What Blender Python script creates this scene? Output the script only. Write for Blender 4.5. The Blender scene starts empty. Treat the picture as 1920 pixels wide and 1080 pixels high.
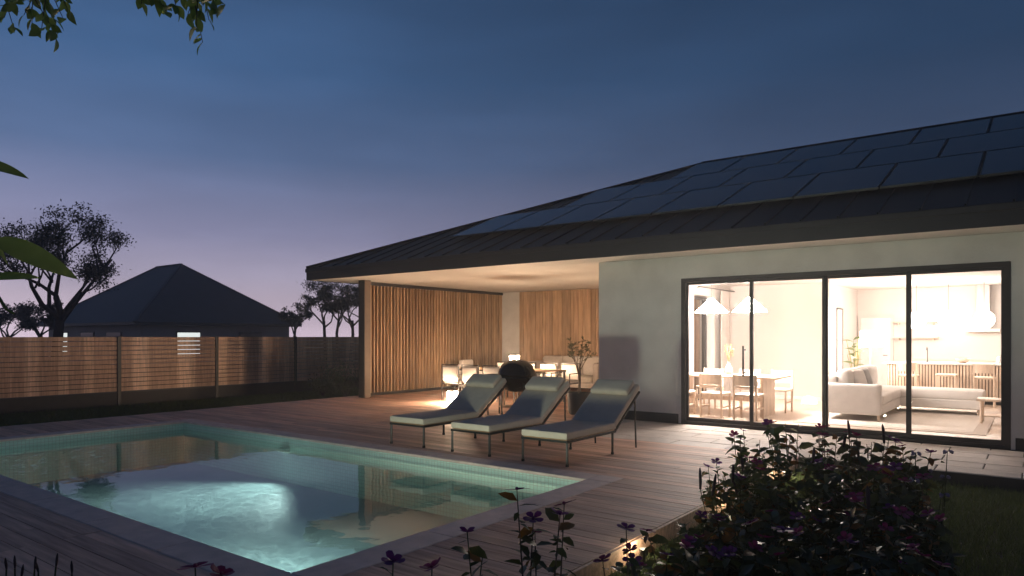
import bpy, math, random
import numpy as np
from mathutils import Vector, Matrix, Euler
R = math.radians
rnd = random.Random(7)
C = bpy.context.scene.collection
sc = bpy.context.scene

# ------------------------------------------------------------------ camera, sky, exposure
cam_data = bpy.data.cameras.new('camera'); cam = bpy.data.objects.new('camera', cam_data); C.objects.link(cam)
cam_data.lens = 24.375; cam_data.sensor_width = 36; cam_data.shift_y = 91/1920
cam_data.clip_start = .05; cam_data.clip_end = 3000
cam.location = (0, 0, 1.5); cam.rotation_euler = (R(90), 0, R(37))
sc.camera = cam
sc.view_settings.view_transform = 'Standard'; sc.view_settings.look = 'None'
sc.view_settings.exposure = 0; sc.view_settings.gamma = 1
cy = sc.cycles
cy.use_denoising = True; cy.max_bounces = 8; cy.diffuse_bounces = 4; cy.glossy_bounces = 4
cy.transparent_max_bounces = 24; cy.transmission_bounces = 6
cy.caustics_reflective = False; cy.caustics_refractive = False; cy.sample_clamp_indirect = 6

SUN_AZ = R(115)       # the sun has gone down beyond the fence
world = bpy.data.worlds.new('World'); sc.world = world; world.use_nodes = True
def build_world():
    nt = world.node_tree; N = nt.nodes; L = nt.links
    bg = N['Background']
    sky = N.new('ShaderNodeTexSky'); sky.sky_type = 'NISHITA'; sky.sun_disc = False
    sky.sun_elevation = R(-3.0); sky.sun_rotation = R(-60); sky.ozone_density = 3.0; sky.air_density = 1.2
    tc = N.new('ShaderNodeTexCoord'); sep = N.new('ShaderNodeSeparateXYZ'); L.new(tc.outputs['Generated'], sep.inputs[0])
    ramp = N.new('ShaderNodeValToRGB'); L.new(sep.outputs['Z'], ramp.inputs[0])
    cr = ramp.color_ramp
    stops = [(0.0, (.50, .40, .475)), (.05, (.36, .30, .365)), (.08, (.270, .242, .32)), (.134, (.170, .170, .263)), (.235, (.066, .102, .193)),
             (.343, (.037, .080, .171)), (.42, (.031, .068, .148)), (1.0, (.020, .044, .100))]
    while len(cr.elements) < len(stops): cr.elements.new(.5)
    for e, (p, c) in zip(cr.elements, stops): e.position = p; e.color = (*c, 1)
    # the sky is a little lighter towards the place where the sun went down
    dot = N.new('ShaderNodeVectorMath'); dot.operation = 'DOT_PRODUCT'
    L.new(tc.outputs['Generated'], dot.inputs[0]); dot.inputs[1].default_value = (-.93, .36, .0)
    mx = N.new('ShaderNodeMath'); mx.operation = 'MAXIMUM'; L.new(dot.outputs['Value'], mx.inputs[0]); mx.inputs[1].default_value = 0
    pw4 = N.new('ShaderNodeMath'); pw4.operation = 'POWER'; L.new(mx.outputs[0], pw4.inputs[0]); pw4.inputs[1].default_value = 4
    mr = N.new('ShaderNodeMath'); mr.operation = 'MULTIPLY_ADD'; L.new(pw4.outputs[0], mr.inputs[0]); mr.inputs[1].default_value = 1.08; mr.inputs[2].default_value = .62
    # thin high cloud
    mp = N.new('ShaderNodeMapping'); L.new(tc.outputs['Generated'], mp.inputs[0]); mp.inputs['Scale'].default_value = (1.2, 1.2, 5.5)
    mp.inputs['Rotation'].default_value = (.15, .1, .3)
    no = N.new('ShaderNodeTexNoise'); L.new(mp.outputs[0], no.inputs[0]); no.inputs['Scale'].default_value = 1.9; no.inputs['Detail'].default_value = 5; no.inputs['Roughness'].default_value = .5
    cl = N.new('ShaderNodeMapRange'); L.new(no.outputs[0], cl.inputs[0]); cl.inputs[1].default_value = .42; cl.inputs[2].default_value = .75; cl.inputs[3].default_value = .96; cl.inputs[4].default_value = 1.22
    m1 = N.new('ShaderNodeMath'); m1.operation = 'MULTIPLY'; L.new(mr.outputs[0], m1.inputs[0]); L.new(cl.outputs[0], m1.inputs[1])
    sc_ = N.new('ShaderNodeVectorMath'); sc_.operation = 'SCALE'; L.new(ramp.outputs[0], sc_.inputs[0]); L.new(m1.outputs[0], sc_.inputs['Scale'])
    ns = N.new('ShaderNodeVectorMath'); ns.operation = 'SCALE'; L.new(sky.outputs[0], ns.inputs[0]); ns.inputs['Scale'].default_value = .004
    ad = N.new('ShaderNodeVectorMath'); ad.operation = 'ADD'; L.new(sc_.outputs[0], ad.inputs[0]); L.new(ns.outputs[0], ad.inputs[1])
    L.new(ad.outputs[0], bg.inputs[0]); bg.inputs[1].default_value = 1.0
build_world()

# ------------------------------------------------------------------ helpers
def tag(o, label=None, cat=None, group=None, kind=None):
    if label: o['label'] = label
    if cat: o['category'] = cat
    if group: o['group'] = group
    if kind: o['kind'] = kind
    return o
def thing(name, label, cat, loc=(0, 0, 0), rz=0, group=None):
    o = bpy.data.objects.new(name, None); C.objects.link(o); o.empty_display_size = .1
    o.location = loc; o.rotation_euler = (0, 0, rz)
    return tag(o, label, cat, group)
def copy_tree(o, parent=None):
    c = o.copy(); C.objects.link(c); c.parent = parent
    for ch in list(o.children): copy_tree(ch, c)
    return c
def link(name, mesh, mat, parent=None, loc=(0, 0, 0), rot=None):
    o = bpy.data.objects.new(name, mesh); C.objects.link(o)
    if mat and not mesh.materials: mesh.materials.append(mat)
    o.parent = parent; o.location = loc
    if rot: o.rotation_euler = rot
    return o

class MB:
    def __init__(s): s.v = []; s.f = []
    def add(s, vs, fs):
        b = len(s.v); s.v += [tuple(v) for v in vs]; s.f += [tuple(b+i for i in f) for f in fs]; return s
    def box(s, x0, x1, y0, y1, z0, z1, c=0, M=None):
        if c:
            vs = []
            for z, k in ((z0, c), (z0+c, 0), (z1-c, 0), (z1, c)):
                vs += [(x0+k, y0+k, z), (x1-k, y0+k, z), (x1-k, y1-k, z), (x0+k, y1-k, z)]
            fs = [(3, 2, 1, 0), (12, 13, 14, 15)]
            for l in range(3):
                for i in range(4): fs.append((l*4+i, l*4+(i+1) % 4, l*4+4+(i+1) % 4, l*4+4+i))
        else:
            vs = [(x0, y0, z0), (x1, y0, z0), (x1, y1, z0), (x0, y1, z0), (x0, y0, z1), (x1, y0, z1), (x1, y1, z1), (x0, y1, z1)]
            fs = [(3, 2, 1, 0), (4, 5, 6, 7), (0, 1, 5, 4), (1, 2, 6, 5), (2, 3, 7, 6), (3, 0, 4, 7)]
        if M is not None: vs = [M @ Vector(v) for v in vs]
        return s.add(vs, fs)
    def bar(s, p, q, w, h, up=(0, 0, 1), c=0):
        p, q = Vector(p), Vector(q); d = q-p; L = d.length; d.normalize(); up = Vector(up)
        if abs(d.dot(up)) > .98: up = Vector((0, 1, 0))
        x = d.cross(up).normalized(); z = x.cross(d).normalized()
        M = Matrix(((x.x, d.x, z.x, p.x), (x.y, d.y, z.y, p.y), (x.z, d.z, z.z, p.z), (0, 0, 0, 1)))
        return s.box(-w/2, w/2, 0, L, -h/2, h/2, c, M)
    def tube(s, pts, rs, n=8, cap=True):
        pts = [Vector(p) for p in pts]
        if not hasattr(rs, '__len__'): rs = [rs]*len(pts)
        vs = []; fs = []
        px = None
        for i, p in enumerate(pts):
            d = (pts[min(i+1, len(pts)-1)]-pts[max(i-1, 0)]).normalized()
            if px is None: px = d.orthogonal().normalized()
            px = (px-d*px.dot(d)).normalized(); py = d.cross(px)
            for k in range(n):
                a = 2*math.pi*k/n; vs.append(p+(px*math.cos(a)+py*math.sin(a))*rs[i])
        for i in range(len(pts)-1):
            for k in range(n): fs.append((i*n+k, i*n+(k+1) % n, (i+1)*n+(k+1) % n, (i+1)*n+k))
        if cap: fs += [tuple(range(n-1, -1, -1)), tuple(range((len(pts)-1)*n, len(pts)*n))]
        return s.add(vs, fs)
    def lathe(s, prof, c=(0, 0, 0), n=24):
        vs = []; fs = []
        for (r, z) in prof:
            for k in range(n):
                a = 2*math.pi*k/n; vs.append((c[0]+r*math.cos(a), c[1]+r*math.sin(a), c[2]+z))
        for i in range(len(prof)-1):
            for k in range(n): fs.append((i*n+k, i*n+(k+1) % n, (i+1)*n+(k+1) % n, (i+1)*n+k))
        if prof[0][0] > 1e-4: fs.append(tuple(range(n-1, -1, -1)))
        if prof[-1][0] > 1e-4: fs.append(tuple(range((len(prof)-1)*n, len(prof)*n)))
        return s.add(vs, fs)
    def sphere(s, c, r, n=24, m=14, sz=1):
        return s.lathe([(max(1e-5, r*math.sin(math.pi*i/m)), -r*sz*math.cos(math.pi*i/m)) for i in range(m+1)], c, n)
    def mesh(s, name, smooth=False):
        me = bpy.data.meshes.new(name); me.from_pydata(s.v, [], s.f); me.validate(); me.update()
        if smooth: me.polygons.foreach_set('use_smooth', [True]*len(me.polygons))
        return me
    def build(s, name, mat, parent=None, smooth=False, world=False, bevel=0, sub=0):
        o = link(name, s.mesh(name, smooth), mat, parent)
        if world and parent: o.location = -parent.location
        if bevel:
            m = o.modifiers.new('bevel', 'BEVEL'); m.width = bevel; m.segments = 3; m.limit_method = 'ANGLE'
            for p in o.data.polygons: p.use_smooth = True
        if smooth == 'auto':
            pass
        return o
def box(x0, x1, y0, y1, z0, z1, c=0): return MB().box(x0, x1, y0, y1, z0, z1, c)
def cushion(x0, x1, y0, y1, z0, z1, r=.04, puff=.02, n=6):
    """a soft pillow-like box: superellipsoid-rounded grid"""
    mb = MB(); cx, cy_, cz = (x0+x1)/2, (y0+y1)/2, (z0+z1)/2; hx, hy, hz = (x1-x0)/2, (y1-y0)/2, (z1-z0)/2
    def conv(u, v, w):
        p = Vector((u*hx, v*hy, w*hz)); rr = min(r, hx*.95, hy*.95, hz*.95)
        q = Vector((max(-hx+rr, min(hx-rr, p.x)), max(-hy+rr, min(hy-rr, p.y)), max(-hz+rr, min(hz-rr, p.z))))
        d = p-q
        if d.length > 1e-6: p = q+d.normalized()*rr
        k = (1-u*u)*(1-v*v) if abs(w) == 1 else 0
        if hz <= min(hx, hy): p.z += puff*(1-u*u)*(1-v*v)*w
        elif hy <= hx: p.y += puff*(1-u*u)*(1-w*w)*v
        else: p.x += puff*(1-v*v)*(1-w*w)*u
        return p+Vector((cx, cy_, cz))
    t = [-1, -.93, -.8, -.5, 0, .5, .8, .93, 1]; m = len(t)
    for ax in range(3):
        for sg in (-1, 1):
            vs = []
            for a in t:
                for b in t:
                    uvw = [0, 0, 0]; uvw[ax] = sg; uvw[(ax+1) % 3] = a; uvw[(ax+2) % 3] = b
                    vs.append(conv(*uvw))
            fs = []
            for i in range(m-1):
                for j in range(m-1):
                    f = (i*m+j, (i+1)*m+j, (i+1)*m+j+1, i*m+j+1)
                    fs.append(f if sg > 0 else f[::-1])
            mb.add(vs, fs)
    return mb

# ------------------------------------------------------------------ materials
def newmat(name):
    m = bpy.data.materials.new(name); m.use_nodes = True
    return m, m.node_tree.nodes, m.node_tree.links, m.node_tree.nodes['Principled BSDF']
def pm(name, col, rough=.6, metal=0, var=.12, scale=8, bump=0, bscale=60, coat=0, spec=.5, col2=None, stretch=(1, 1, 1), rand=0, detail=4):
    """principled with noise colour variation, roughness variation, fine relief"""
    m, N, L, b = newmat(name)
    b.inputs['Roughness'].default_value = rough; b.inputs['Metallic'].default_value = metal
    b.inputs['Specular IOR Level'].default_value = spec; b.inputs['Coat Weight'].default_value = coat
    tc = N.new('ShaderNodeTexCoord'); mp = N.new('ShaderNodeMapping'); L.new(tc.outputs['Object'], mp.inputs[0]); mp.inputs['Scale'].default_value = stretch
    oi = N.new('ShaderNodeObjectInfo')
    sh = N.new('ShaderNodeVectorMath'); sh.operation = 'SCALE'; sh.inputs[0].default_value = (37, 53, 71); L.new(oi.outputs['Random'], sh.inputs['Scale'])
    L.new(sh.outputs[0], mp.inputs['Location'])
    no = N.new('ShaderNodeTexNoise'); L.new(mp.outputs[0], no.inputs[0]); no.inputs['Scale'].default_value = scale; no.inputs['Detail'].default_value = detail
    ra = N.new('ShaderNodeValToRGB'); L.new(no.outputs[0], ra.inputs[0])
    c2 = col2 or tuple(min(1, c*(1+var)) for c in col); c1 = tuple(c*(1-var) for c in col)
    ra.color_ramp.elements[0].position = .3; ra.color_ramp.elements[1].position = .7
    ra.color_ramp.elements[0].color = (*c1, 1); ra.color_ramp.elements[1].color = (*c2, 1)
    out = ra.outputs[0]
    if rand:
        mr = N.new('ShaderNodeMapRange'); L.new(oi.outputs['Random'], mr.inputs[0]); mr.inputs[3].default_value = 1-rand; mr.inputs[4].default_value = 1+rand
        hs = N.new('ShaderNodeHueSaturation'); L.new(out, hs.inputs['Color']); L.new(mr.outputs[0], hs.inputs['Value']); out = hs.outputs[0]
    L.new(out, b.inputs['Base Color'])
    if bump:
        n2 = N.new('ShaderNodeTexNoise'); L.new(mp.outputs[0], n2.inputs[0]); n2.inputs['Scale'].default_value = bscale; n2.inputs['Detail'].default_value = 3
        bp = N.new('ShaderNodeBump'); bp.inputs['Strength'].default_value = bump; bp.inputs['Distance'].default_value = .01
        L.new(n2.outputs[0], bp.inputs['Height']); L.new(bp.outputs[0], b.inputs['Normal'])
    return m
def glow(name, col, strength):
    m, N, L, b = newmat(name)
    b.inputs['Base Color'].default_value = (.9, .88, .85, 1); b.inputs['Emission Color'].default_value = (*col, 1); b.inputs['Emission Strength'].default_value = strength
    tc = N.new('ShaderNodeTexCoord'); no = N.new('ShaderNodeTexNoise'); L.new(tc.outputs['Object'], no.inputs[0]); no.inputs['Scale'].default_value = 6
    mr = N.new('ShaderNodeMapRange'); L.new(no.outputs[0], mr.inputs[0]); mr.inputs[3].default_value = .5; mr.inputs[4].default_value = .7; L.new(mr.outputs[0], b.inputs['Roughness'])
    return m
def glassmat(name, tint=(.97, .98, .98), ior=1.45, rough=.0, boost=1.0):
    m, N, L, b = newmat(name); N.remove(b); out = N['Material Output']
    t = N.new('ShaderNodeBsdfTransparent'); t.inputs[0].default_value = (*tint, 1)
    g = N.new('ShaderNodeBsdfGlossy'); g.inputs['Roughness'].default_value = rough
    fr = N.new('ShaderNodeFresnel'); fr.inputs[0].default_value = ior
    mx = N.new('ShaderNodeMixShader'); L.new(fr.outputs[0], mx.inputs[0]); L.new(t.outputs[0], mx.inputs[1]); L.new(g.outputs[0], mx.inputs[2]); L.new(mx.outputs[0], out.inputs[0])
    return m
def leafmat(name, col, col2, rough=.45, trans=.35):
    m, N, L, b = newmat(name); out = N['Material Output']
    tc = N.new('ShaderNodeTexCoord'); no = N.new('ShaderNodeTexNoise'); L.new(tc.outputs['Object'], no.inputs[0]); no.inputs['Scale'].default_value = 9
    oi = N.new('ShaderNodeObjectInfo'); ad = N.new('ShaderNodeMath'); L.new(no.outputs[0], ad.inputs[0])
    mr = N.new('ShaderNodeMapRange'); L.new(oi.outputs['Random'], mr.inputs[0]); mr.inputs[3].default_value = -.12; mr.inputs[4].default_value = .12; L.new(mr.outputs[0], ad.inputs[1])
    ra = N.new('ShaderNodeValToRGB'); L.new(ad.outputs[0], ra.inputs[0]); ra.color_ramp.elements[0].position = .35; ra.color_ramp.elements[1].position = .68
    ra.color_ramp.elements[0].color = (*col, 1); ra.color_ramp.elements[1].color = (*col2, 1)
    L.new(ra.outputs[0], b.inputs['Base Color']); b.inputs['Roughness'].default_value = rough
    tr = N.new('ShaderNodeBsdfTranslucent'); L.new(ra.outputs[0], tr.inputs[0])
    mx = N.new('ShaderNodeMixShader'); mx.inputs[0].default_value = trans; L.new(b.outputs[0], mx.inputs[1]); L.new(tr.outputs[0], mx.inputs[2]); L.new(mx.outputs[0], out.inputs[0])
    return m
WARM = (1.0, .865, .775)
M = {}
M['render'] = pm('plaster', (.64, .62, .59), .85, var=.09, scale=2.2, bump=.45, bscale=45, col2=(.70, .68, .65), detail=8)
M['plinth'] = pm('plinth', (.03, .028, .026), .7, bump=.2)
M['soffit'] = pm('soffit_paint', (.66, .62, .57), .8, var=.03, scale=2)
M['fascia'] = pm('fascia_metal', (.022, .021, .021), .5, var=.15, scale=3)
M['roof'] = pm('roof_sheet', (.010, .011, .013), .5, var=.2, scale=2, spec=.25)
M['panel'] = pm('solar_glass', (.007, .009, .015), .2, var=.15, scale=2, spec=.3)
M['pframe'] = pm('panel_frame', (.008, .008, .009), .5)
M['slat'] = pm('slat_oak', (.35, .21, .11), .55, var=.3, scale=2.5, stretch=(6, 6, .7), bump=.15, bscale=40, rand=.28, col2=(.50, .32, .185))
M['clad'] = pm('cladding_oak', (.40, .255, .145), .55, var=.22, scale=2.5, stretch=(5, 5, .6), bump=.15, bscale=40, rand=.22, col2=(.53, .35, .215))
M['deck'] = pm('deck_wood', (.50, .285, .198), .62, var=.28, scale=3.2, stretch=(.5, 7, 7), bump=.3, bscale=18, rand=.22, col2=(.70, .43, .315))
M['fence'] = None
M['coping'] = pm('coping_stone', (.62, .48, .43), .7, var=.14, scale=7, bump=.3, bscale=70)
M['stone'] = pm('paving_stone', (.52, .46, .41), .65, var=.12, scale=5, bump=.25, bscale=60, rand=.1)
M['joint'] = pm('joint_mortar', (.13, .115, .10), .9, bump=.3)
M['black'] = pm('black_steel', (.018, .017, .016), .38, metal=.6, var=.2)
M['steel'] = pm('dark_steel', (.12, .115, .11), .3, metal=.9, var=.15)
M['frame'] = pm('window_frame', (.035, .030, .027), .45, var=.1)
M['white_fab'] = pm('cream_fabric', (.55, .50, .45), .9, var=.06, scale=14, bump=.35, bscale=220)
M['lounge_fab'] = pm('lounger_fabric', (.50, .43, .36), .9, var=.06, scale=10, bump=.35, bscale=240)
M['teak'] = pm('teak', (.36, .22, .12), .5, var=.25, scale=3, stretch=(1, 8, 8), rand=.1)
M['pot'] = pm('pot_clay', (.055, .050, .050), .7, bump=.2)
M['soil'] = pm('soil', (.03, .022, .016), .95, bump=.8, bscale=40)
M['enamel'] = pm('grill_enamel', (.004, .004, .005), .12, var=.1, coat=.1, spec=.3)
M['bark'] = pm('bark', (.040, .030, .024), .9, var=.3, bump=.6, bscale=20)
M['twig'] = pm('twig_bark', (.12, .085, .055), .8, var=.2)
M['int_wall'] = pm('interior_paint', (.68, .625, .58), .85, var=.02, scale=2)
M['int_floor'] = pm('interior_floor', (.58, .48, .40), .4, var=.15, scale=2.5, stretch=(.5, 6, 6))
M['light_wood'] = pm('pale_oak', (.74, .60, .48), .5, var=.14, scale=3, stretch=(5, 5, .8))
M['sofa'] = pm('sofa_fabric', (.82, .79, .76), .9, var=.04, bump=.3, bscale=220)
M['rug'] = pm('rug_wool', (.74, .68, .62), .95, var=.08, scale=20, bump=.5, bscale=160)
M['rug2'] = pm('rug_border_wool', (.62, .54, .48), .95, var=.08, scale=20, bump=.5, bscale=160)
M['ceram'] = pm('white_ceramic', (.78, .75, .72), .3, var=.03)
M['grey_pillow'] = pm('grey_fabric', (.42, .42, .42), .9, bump=.3, bscale=200)
M['glass'] = glassmat('window_glass')
M['lamp_hot'] = glow('pendant_light', WARM, 185)
M['globe_hot'] = glow('globe_light', WARM, 50)
M['shade_hot'] = glow('lamp_shade_light', WARM, 52)
M['lantern_hot'] = glow('lantern_light', (1, .71, .47), 540)
M['leaf_tree'] = leafmat('tree_leaf', (.020, .026, .014), (.035, .045, .022), .6, .25)
M['leaf_bed'] = leafmat('bed_leaf', (.036, .052, .018), (.10, .105, .04), .32, .45)
M['leaf_dry'] = leafmat('dry_leaf', (.16, .08, .02), (.26, .13, .03), .5, .4)
M['leaf_near'] = leafmat('near_leaf', (.13, .22, .05), (.23, .31, .09), .4, .5)
M['leaf_pale'] = leafmat('pale_leaf', (.40, .34, .16), (.50, .42, .2), .45, .4)
M['leaf_olive'] = leafmat('olive_leaf', (.10, .10, .05), (.17, .16, .08), .5, .3)
M['leaf_in'] = leafmat('house_plant_leaf', (.18, .25, .10), (.26, .32, .14), .5, .3)
M['petal'] = leafmat('purple_petal', (.11, .015, .13), (.19, .03, .16), .6, .3)
M['petal2'] = leafmat('magenta_petal', (.20, .015, .075), (.28, .03, .12), .6, .3)
M['petal3'] = leafmat('pale_lilac_petal', (.30, .25, .36), (.42, .36, .46), .6, .3)
M['spike'] = pm('seed_spike', (.075, .05, .05), .9, var=.3, bump=.8, bscale=90)
M['grass'] = leafmat('grass_blade', (.050, .078, .022), (.095, .125, .038), .6, .3)
M['ground'] = pm('lawn_soil', (.022, .026, .012), .95, var=.4, scale=3, bump=.5, bscale=30)
M['nroof'] = pm('slate_roof', (.040, .047, .062), .65, var=.12, scale=1.5, bump=.3, bscale=6)
M['nwall'] = pm('grey_render', (.42, .39, .37), .85, var=.06, scale=1)
M['nwin_lit'] = glow('lit_window', (.93, 1.0, .96), .95)
M['nwin'] = pm('dark_pane', (.02, .02, .028), .1, var=.1)
M['plastic'] = pm('dark_fixture', (.03, .03, .03), .4)

def fencemat():
    m, N, L, b = newmat('fence_wood'); b.inputs['Roughness'].default_value = .65
    ge = N.new('ShaderNodeNewGeometry'); sp = N.new('ShaderNodeSeparateXYZ'); L.new(ge.outputs['Position'], sp.inputs[0])
    n1 = N.new('ShaderNodeTexNoise'); n1.noise_dimensions = '1D'; L.new(sp.outputs['Y'], n1.inputs['W']); n1.inputs['Scale'].default_value = 1.7; n1.inputs['Detail'].default_value = 2
    r1 = N.new('ShaderNodeValToRGB'); L.new(n1.outputs[0], r1.inputs[0]); r1.color_ramp.interpolation = 'CONSTANT'
    for e, (p, c) in zip([r1.color_ramp.elements[0], r1.color_ramp.elements[1], r1.color_ramp.elements.new(.5), r1.color_ramp.elements.new(.6)],
                         [(0, (.46, .29, .19)), (.40, (.70, .48, .33)), (.52, (.63, .42, .28)), (.62, (.74, .51, .36))]): e.position = p; e.color = (*c, 1)
    mp = N.new('ShaderNodeMapping'); L.new(ge.outputs['Position'], mp.inputs[0]); mp.inputs['Scale'].default_value = (10, 14, 1.2)
    n2 = N.new('ShaderNodeTexNoise'); L.new(mp.outputs[0], n2.inputs[0]); n2.inputs['Scale'].default_value = 2; n2.inputs['Detail'].default_value = 4
    mr = N.new('ShaderNodeMapRange'); L.new(n2.outputs[0], mr.inputs[0]); mr.inputs[1].default_value = .3; mr.inputs[2].default_value = .7; mr.inputs[3].default_value = .75; mr.inputs[4].default_value = 1.2
    v = N.new('ShaderNodeVectorMath'); v.operation = 'SCALE'; L.new(r1.outputs[0], v.inputs[0]); L.new(mr.outputs[0], v.inputs['Scale'])
    L.new(v.outputs[0], b.inputs['Base Color'])
    return m
M['fence'] = fencemat()
def mosaicmat():
    m, N, L, b = newmat('pool_mosaic'); b.inputs['Roughness'].default_value = .25
    ge = N.new('ShaderNodeNewGeometry'); sp = N.new('ShaderNodeSeparateXYZ'); L.new(ge.outputs['Position'], sp.inputs[0])
    ad = N.new('ShaderNodeMath'); L.new(sp.outputs['X'], ad.inputs[0]); L.new(sp.outputs['Y'], ad.inputs[1])
    cb = N.new('ShaderNodeCombineXYZ'); L.new(ad.outputs[0], cb.inputs[0]); L.new(sp.outputs['Z'], cb.inputs[1])
    br = N.new('ShaderNodeTexBrick'); br.offset = 0; L.new(cb.outputs[0], br.inputs[0]); br.inputs['Scale'].default_value = 1
    br.inputs['Brick Width'].default_value = .05; br.inputs['Row Height'].default_value = .05; br.inputs['Mortar Size'].default_value = .003
    br.inputs['Color1'].default_value = (.60, .76, .68, 1); br.inputs['Color2'].default_value = (.52, .70, .63, 1); br.inputs['Mortar'].default_value = (.45, .50, .44, 1)
    L.new(br.outputs[0], b.inputs['Base Color']); return m
M['mosaic'] = mosaicmat()
M['pool_floor'] = pm('pool_floor_plaster', (.47, .545, .545), .6, var=.06, scale=2)
def watermat():
    m, N, L, b = newmat('pool_water'); N.remove(b); out = N['Material Output']
    t = N.new('ShaderNodeBsdfTransparent'); t.inputs[0].default_value = (.80, .94, .92, 1)
    g = N.new('ShaderNodeBsdfGlossy'); g.inputs['Roughness'].default_value = .0
    ge = N.new('ShaderNodeNewGeometry'); mp = N.new('ShaderNodeMapping'); L.new(ge.outputs['Position'], mp.inputs[0]); mp.inputs['Scale'].default_value = (1, 1, 1)
    n1 = N.new('ShaderNodeTexNoise'); L.new(mp.outputs[0], n1.inputs[0]); n1.inputs['Scale'].default_value = 2.6; n1.inputs['Detail'].default_value = 2.5
    bp = N.new('ShaderNodeBump'); bp.inputs['Strength'].default_value = .10; bp.inputs['Distance'].default_value = .03; L.new(n1.outputs[0], bp.inputs['Height'])
    fr = N.new('ShaderNodeFresnel'); fr.inputs[0].default_value = 1.40; L.new(bp.outputs[0], g.inputs['Normal']); L.new(bp.outputs[0], fr.inputs['Normal'])
    mx = N.new('ShaderNodeMixShader'); L.new(fr.outputs[0], mx.inputs[0]); L.new(t.outputs[0], mx.inputs[1]); L.new(g.outputs[0], mx.inputs[2]); L.new(mx.outputs[0], out.inputs[0])
    return m
M['water'] = watermat()

# ------------------------------------------------------------------ ground, deck, pool
GZ = -.15
PX0, PX1, PY0, PY1 = -11.98, -3.75, 2.66, 6.29          # pool opening
DX0, DX1, DY0 = -13.75, -2.37, 1.535                     # deck outline
def ground():
    # one sheet with a rectangular hole for the pool basin
    mb = MB(); E = 1500
    xs = [-E, -60, DX0, PX0-.2, PX1+.2, DX1, 8, E]; ys = [-E, -20, DY0, PY0-.2, PY1+.2, 26, 60, E]
    idx = {}
    for i, x in enumerate(xs):
        for j, y in enumerate(ys): idx[i, j] = len(mb.v); mb.v.append((x, y, GZ))
    for i in range(len(xs)-1):
        for j in range(len(ys)-1):
            if i == 3 and j == 3: continue
            mb.f.append((idx[i, j], idx[i+1, j], idx[i+1, j+1], idx[i, j+1]))
    tag(mb.build('ground', M['ground']), kind='structure')
ground()
# deck substructure (dark, under the boards) and boards
deck = MB()
for (a, b_, c_, d_) in ((DX0+.02, PX0-.25, DY0+.02, 17.28), (PX1+.25, DX1-.02, DY0+.02, 9.03), (PX0-.25, PX1+.25, DY0+.02, PY0-.25), (PX0-.25, PX1+.25, PY1+.25, 9.03), (PX0-.25, -6.52, 9.03, 17.28)):
    deck.box(a, b_, c_, d_, GZ+.004, -.03)
deck = tag(deck.build('deck', M['plinth']), 'long weathered timber deck around the pool and porch', None, kind='structure')
BW = .14; board_meshes = {}
def board_mesh(L):
    L = round(L*4)/4 if L > .5 else round(L, 2)
    if L not in board_meshes: board_meshes[L] = box(0, L-.004, .003, BW-.003, -.028, 0, .003).mesh('deck_board')
    return board_meshes[L], L
def deck_row(x0, x1, y, r):
    x = x0
    first = True
    while x < x1-.02:
        L = r.choice((3.0, 3.5, 4.0, 4.5)) if not first else r.choice((1.5, 2.5, 3.5, 4.5)); first = False
        L = min(L, x1-x)
        if x1-(x+L) < .6: L = x1-x
        key = round(L, 3)
        if key not in board_meshes: board_meshes[key] = box(0, L-.003, .0018, BW-.0018, -.028, 0, .002).mesh('deck_board')
        link('board', board_meshes[key], M['deck'], deck, (x, y, r.uniform(-.0015, .0015)))
        x += L
r_ = random.Random(3); y = DY0
CO = .285                                                # coping width
rows = []
while y < 17.2:
    y1 = y+BW
    if y1 <= 9.10: segs = [(DX0, DX1)]
    else: segs = [(DX0, -6.51)]
    if y1 > PY0-CO+.01 and y < PY1+CO-.01:
        segs = [(DX0, PX0-CO), (PX1+CO, DX1)]
    for s_ in segs: deck_row(s_[0], s_[1], y, r_)
    y = y1
# edge boards of the deck
box(DX1-.001, DX1+.024, DY0, 9.03, GZ, -.004, .003).build('edge_board', M['deck'], deck)
box(DX0, DX1, DY0-.025, DY0-.001, GZ, -.004, .003).build('edge_board', M['deck'], deck)
box(DX0-.025, DX0-.001, DY0, 17.28, GZ, -.004, .003).build('edge_board', M['deck'], deck)

# pool: basin, coping stones, water, lamps
FZ = -.70; WZ = -.125
pool = MB()
pool.add([(PX0, PY0, FZ), (PX1, PY0, FZ), (PX1, PY1, FZ), (PX0, PY1, FZ)], [(0, 1, 2, 3)])
pool = tag(pool.build('pool_floor', M['pool_floor']), kind='structure')
pw = MB(); T = .15
pw.box(PX0-T, PX1+T, PY0-T, PY0, FZ-.1, -.03); pw.box(PX0-T, PX1+T, PY1, PY1+T, FZ-.1, -.03)
pw.box(PX0-T, PX0, PY0, PY1, FZ-.1, -.03); pw.box(PX1, PX1+T, PY0, PY1, FZ-.1, -.03)
pw.build('pool_wall', M['mosaic'], pool)
# coping: slabs round the edge, each its own piece
def coping():
    cp = tag(MB().box(PX0-.27, PX1+.27, PY0-.27, PY0-.16, -.06, -.035).build('pool_coping', M['joint']), kind='structure')
    g = .0025; z0, z1 = -.03, .004
    def slab(x0, x1, y0, y1): box(x0+g, x1-g, y0+g, y1-g, z0, z1, .006).build('coping_slab', M['coping'], cp)
    n = 7; w = (PX1-PX0)/n
    for i in range(n):
        slab(PX0+i*w, PX0+(i+1)*w, PY0-CO, PY0+.01); slab(PX0+i*w, PX0+(i+1)*w, PY1-.01, PY1+CO)
    n = 3; w = (PY1-PY0)/n
    for i in range(n):
        slab(PX0-CO, PX0+.01, PY0+i*w, PY0+(i+1)*w); slab(PX1-.01, PX1+CO, PY0+i*w, PY0+(i+1)*w)
    for x0, x1 in ((PX0-CO, PX0), (PX1, PX1+CO)):
        for y0, y1 in ((PY0-CO, PY0), (PY1, PY1+CO)): slab(x0, x1, y0, y1)
coping()
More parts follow.
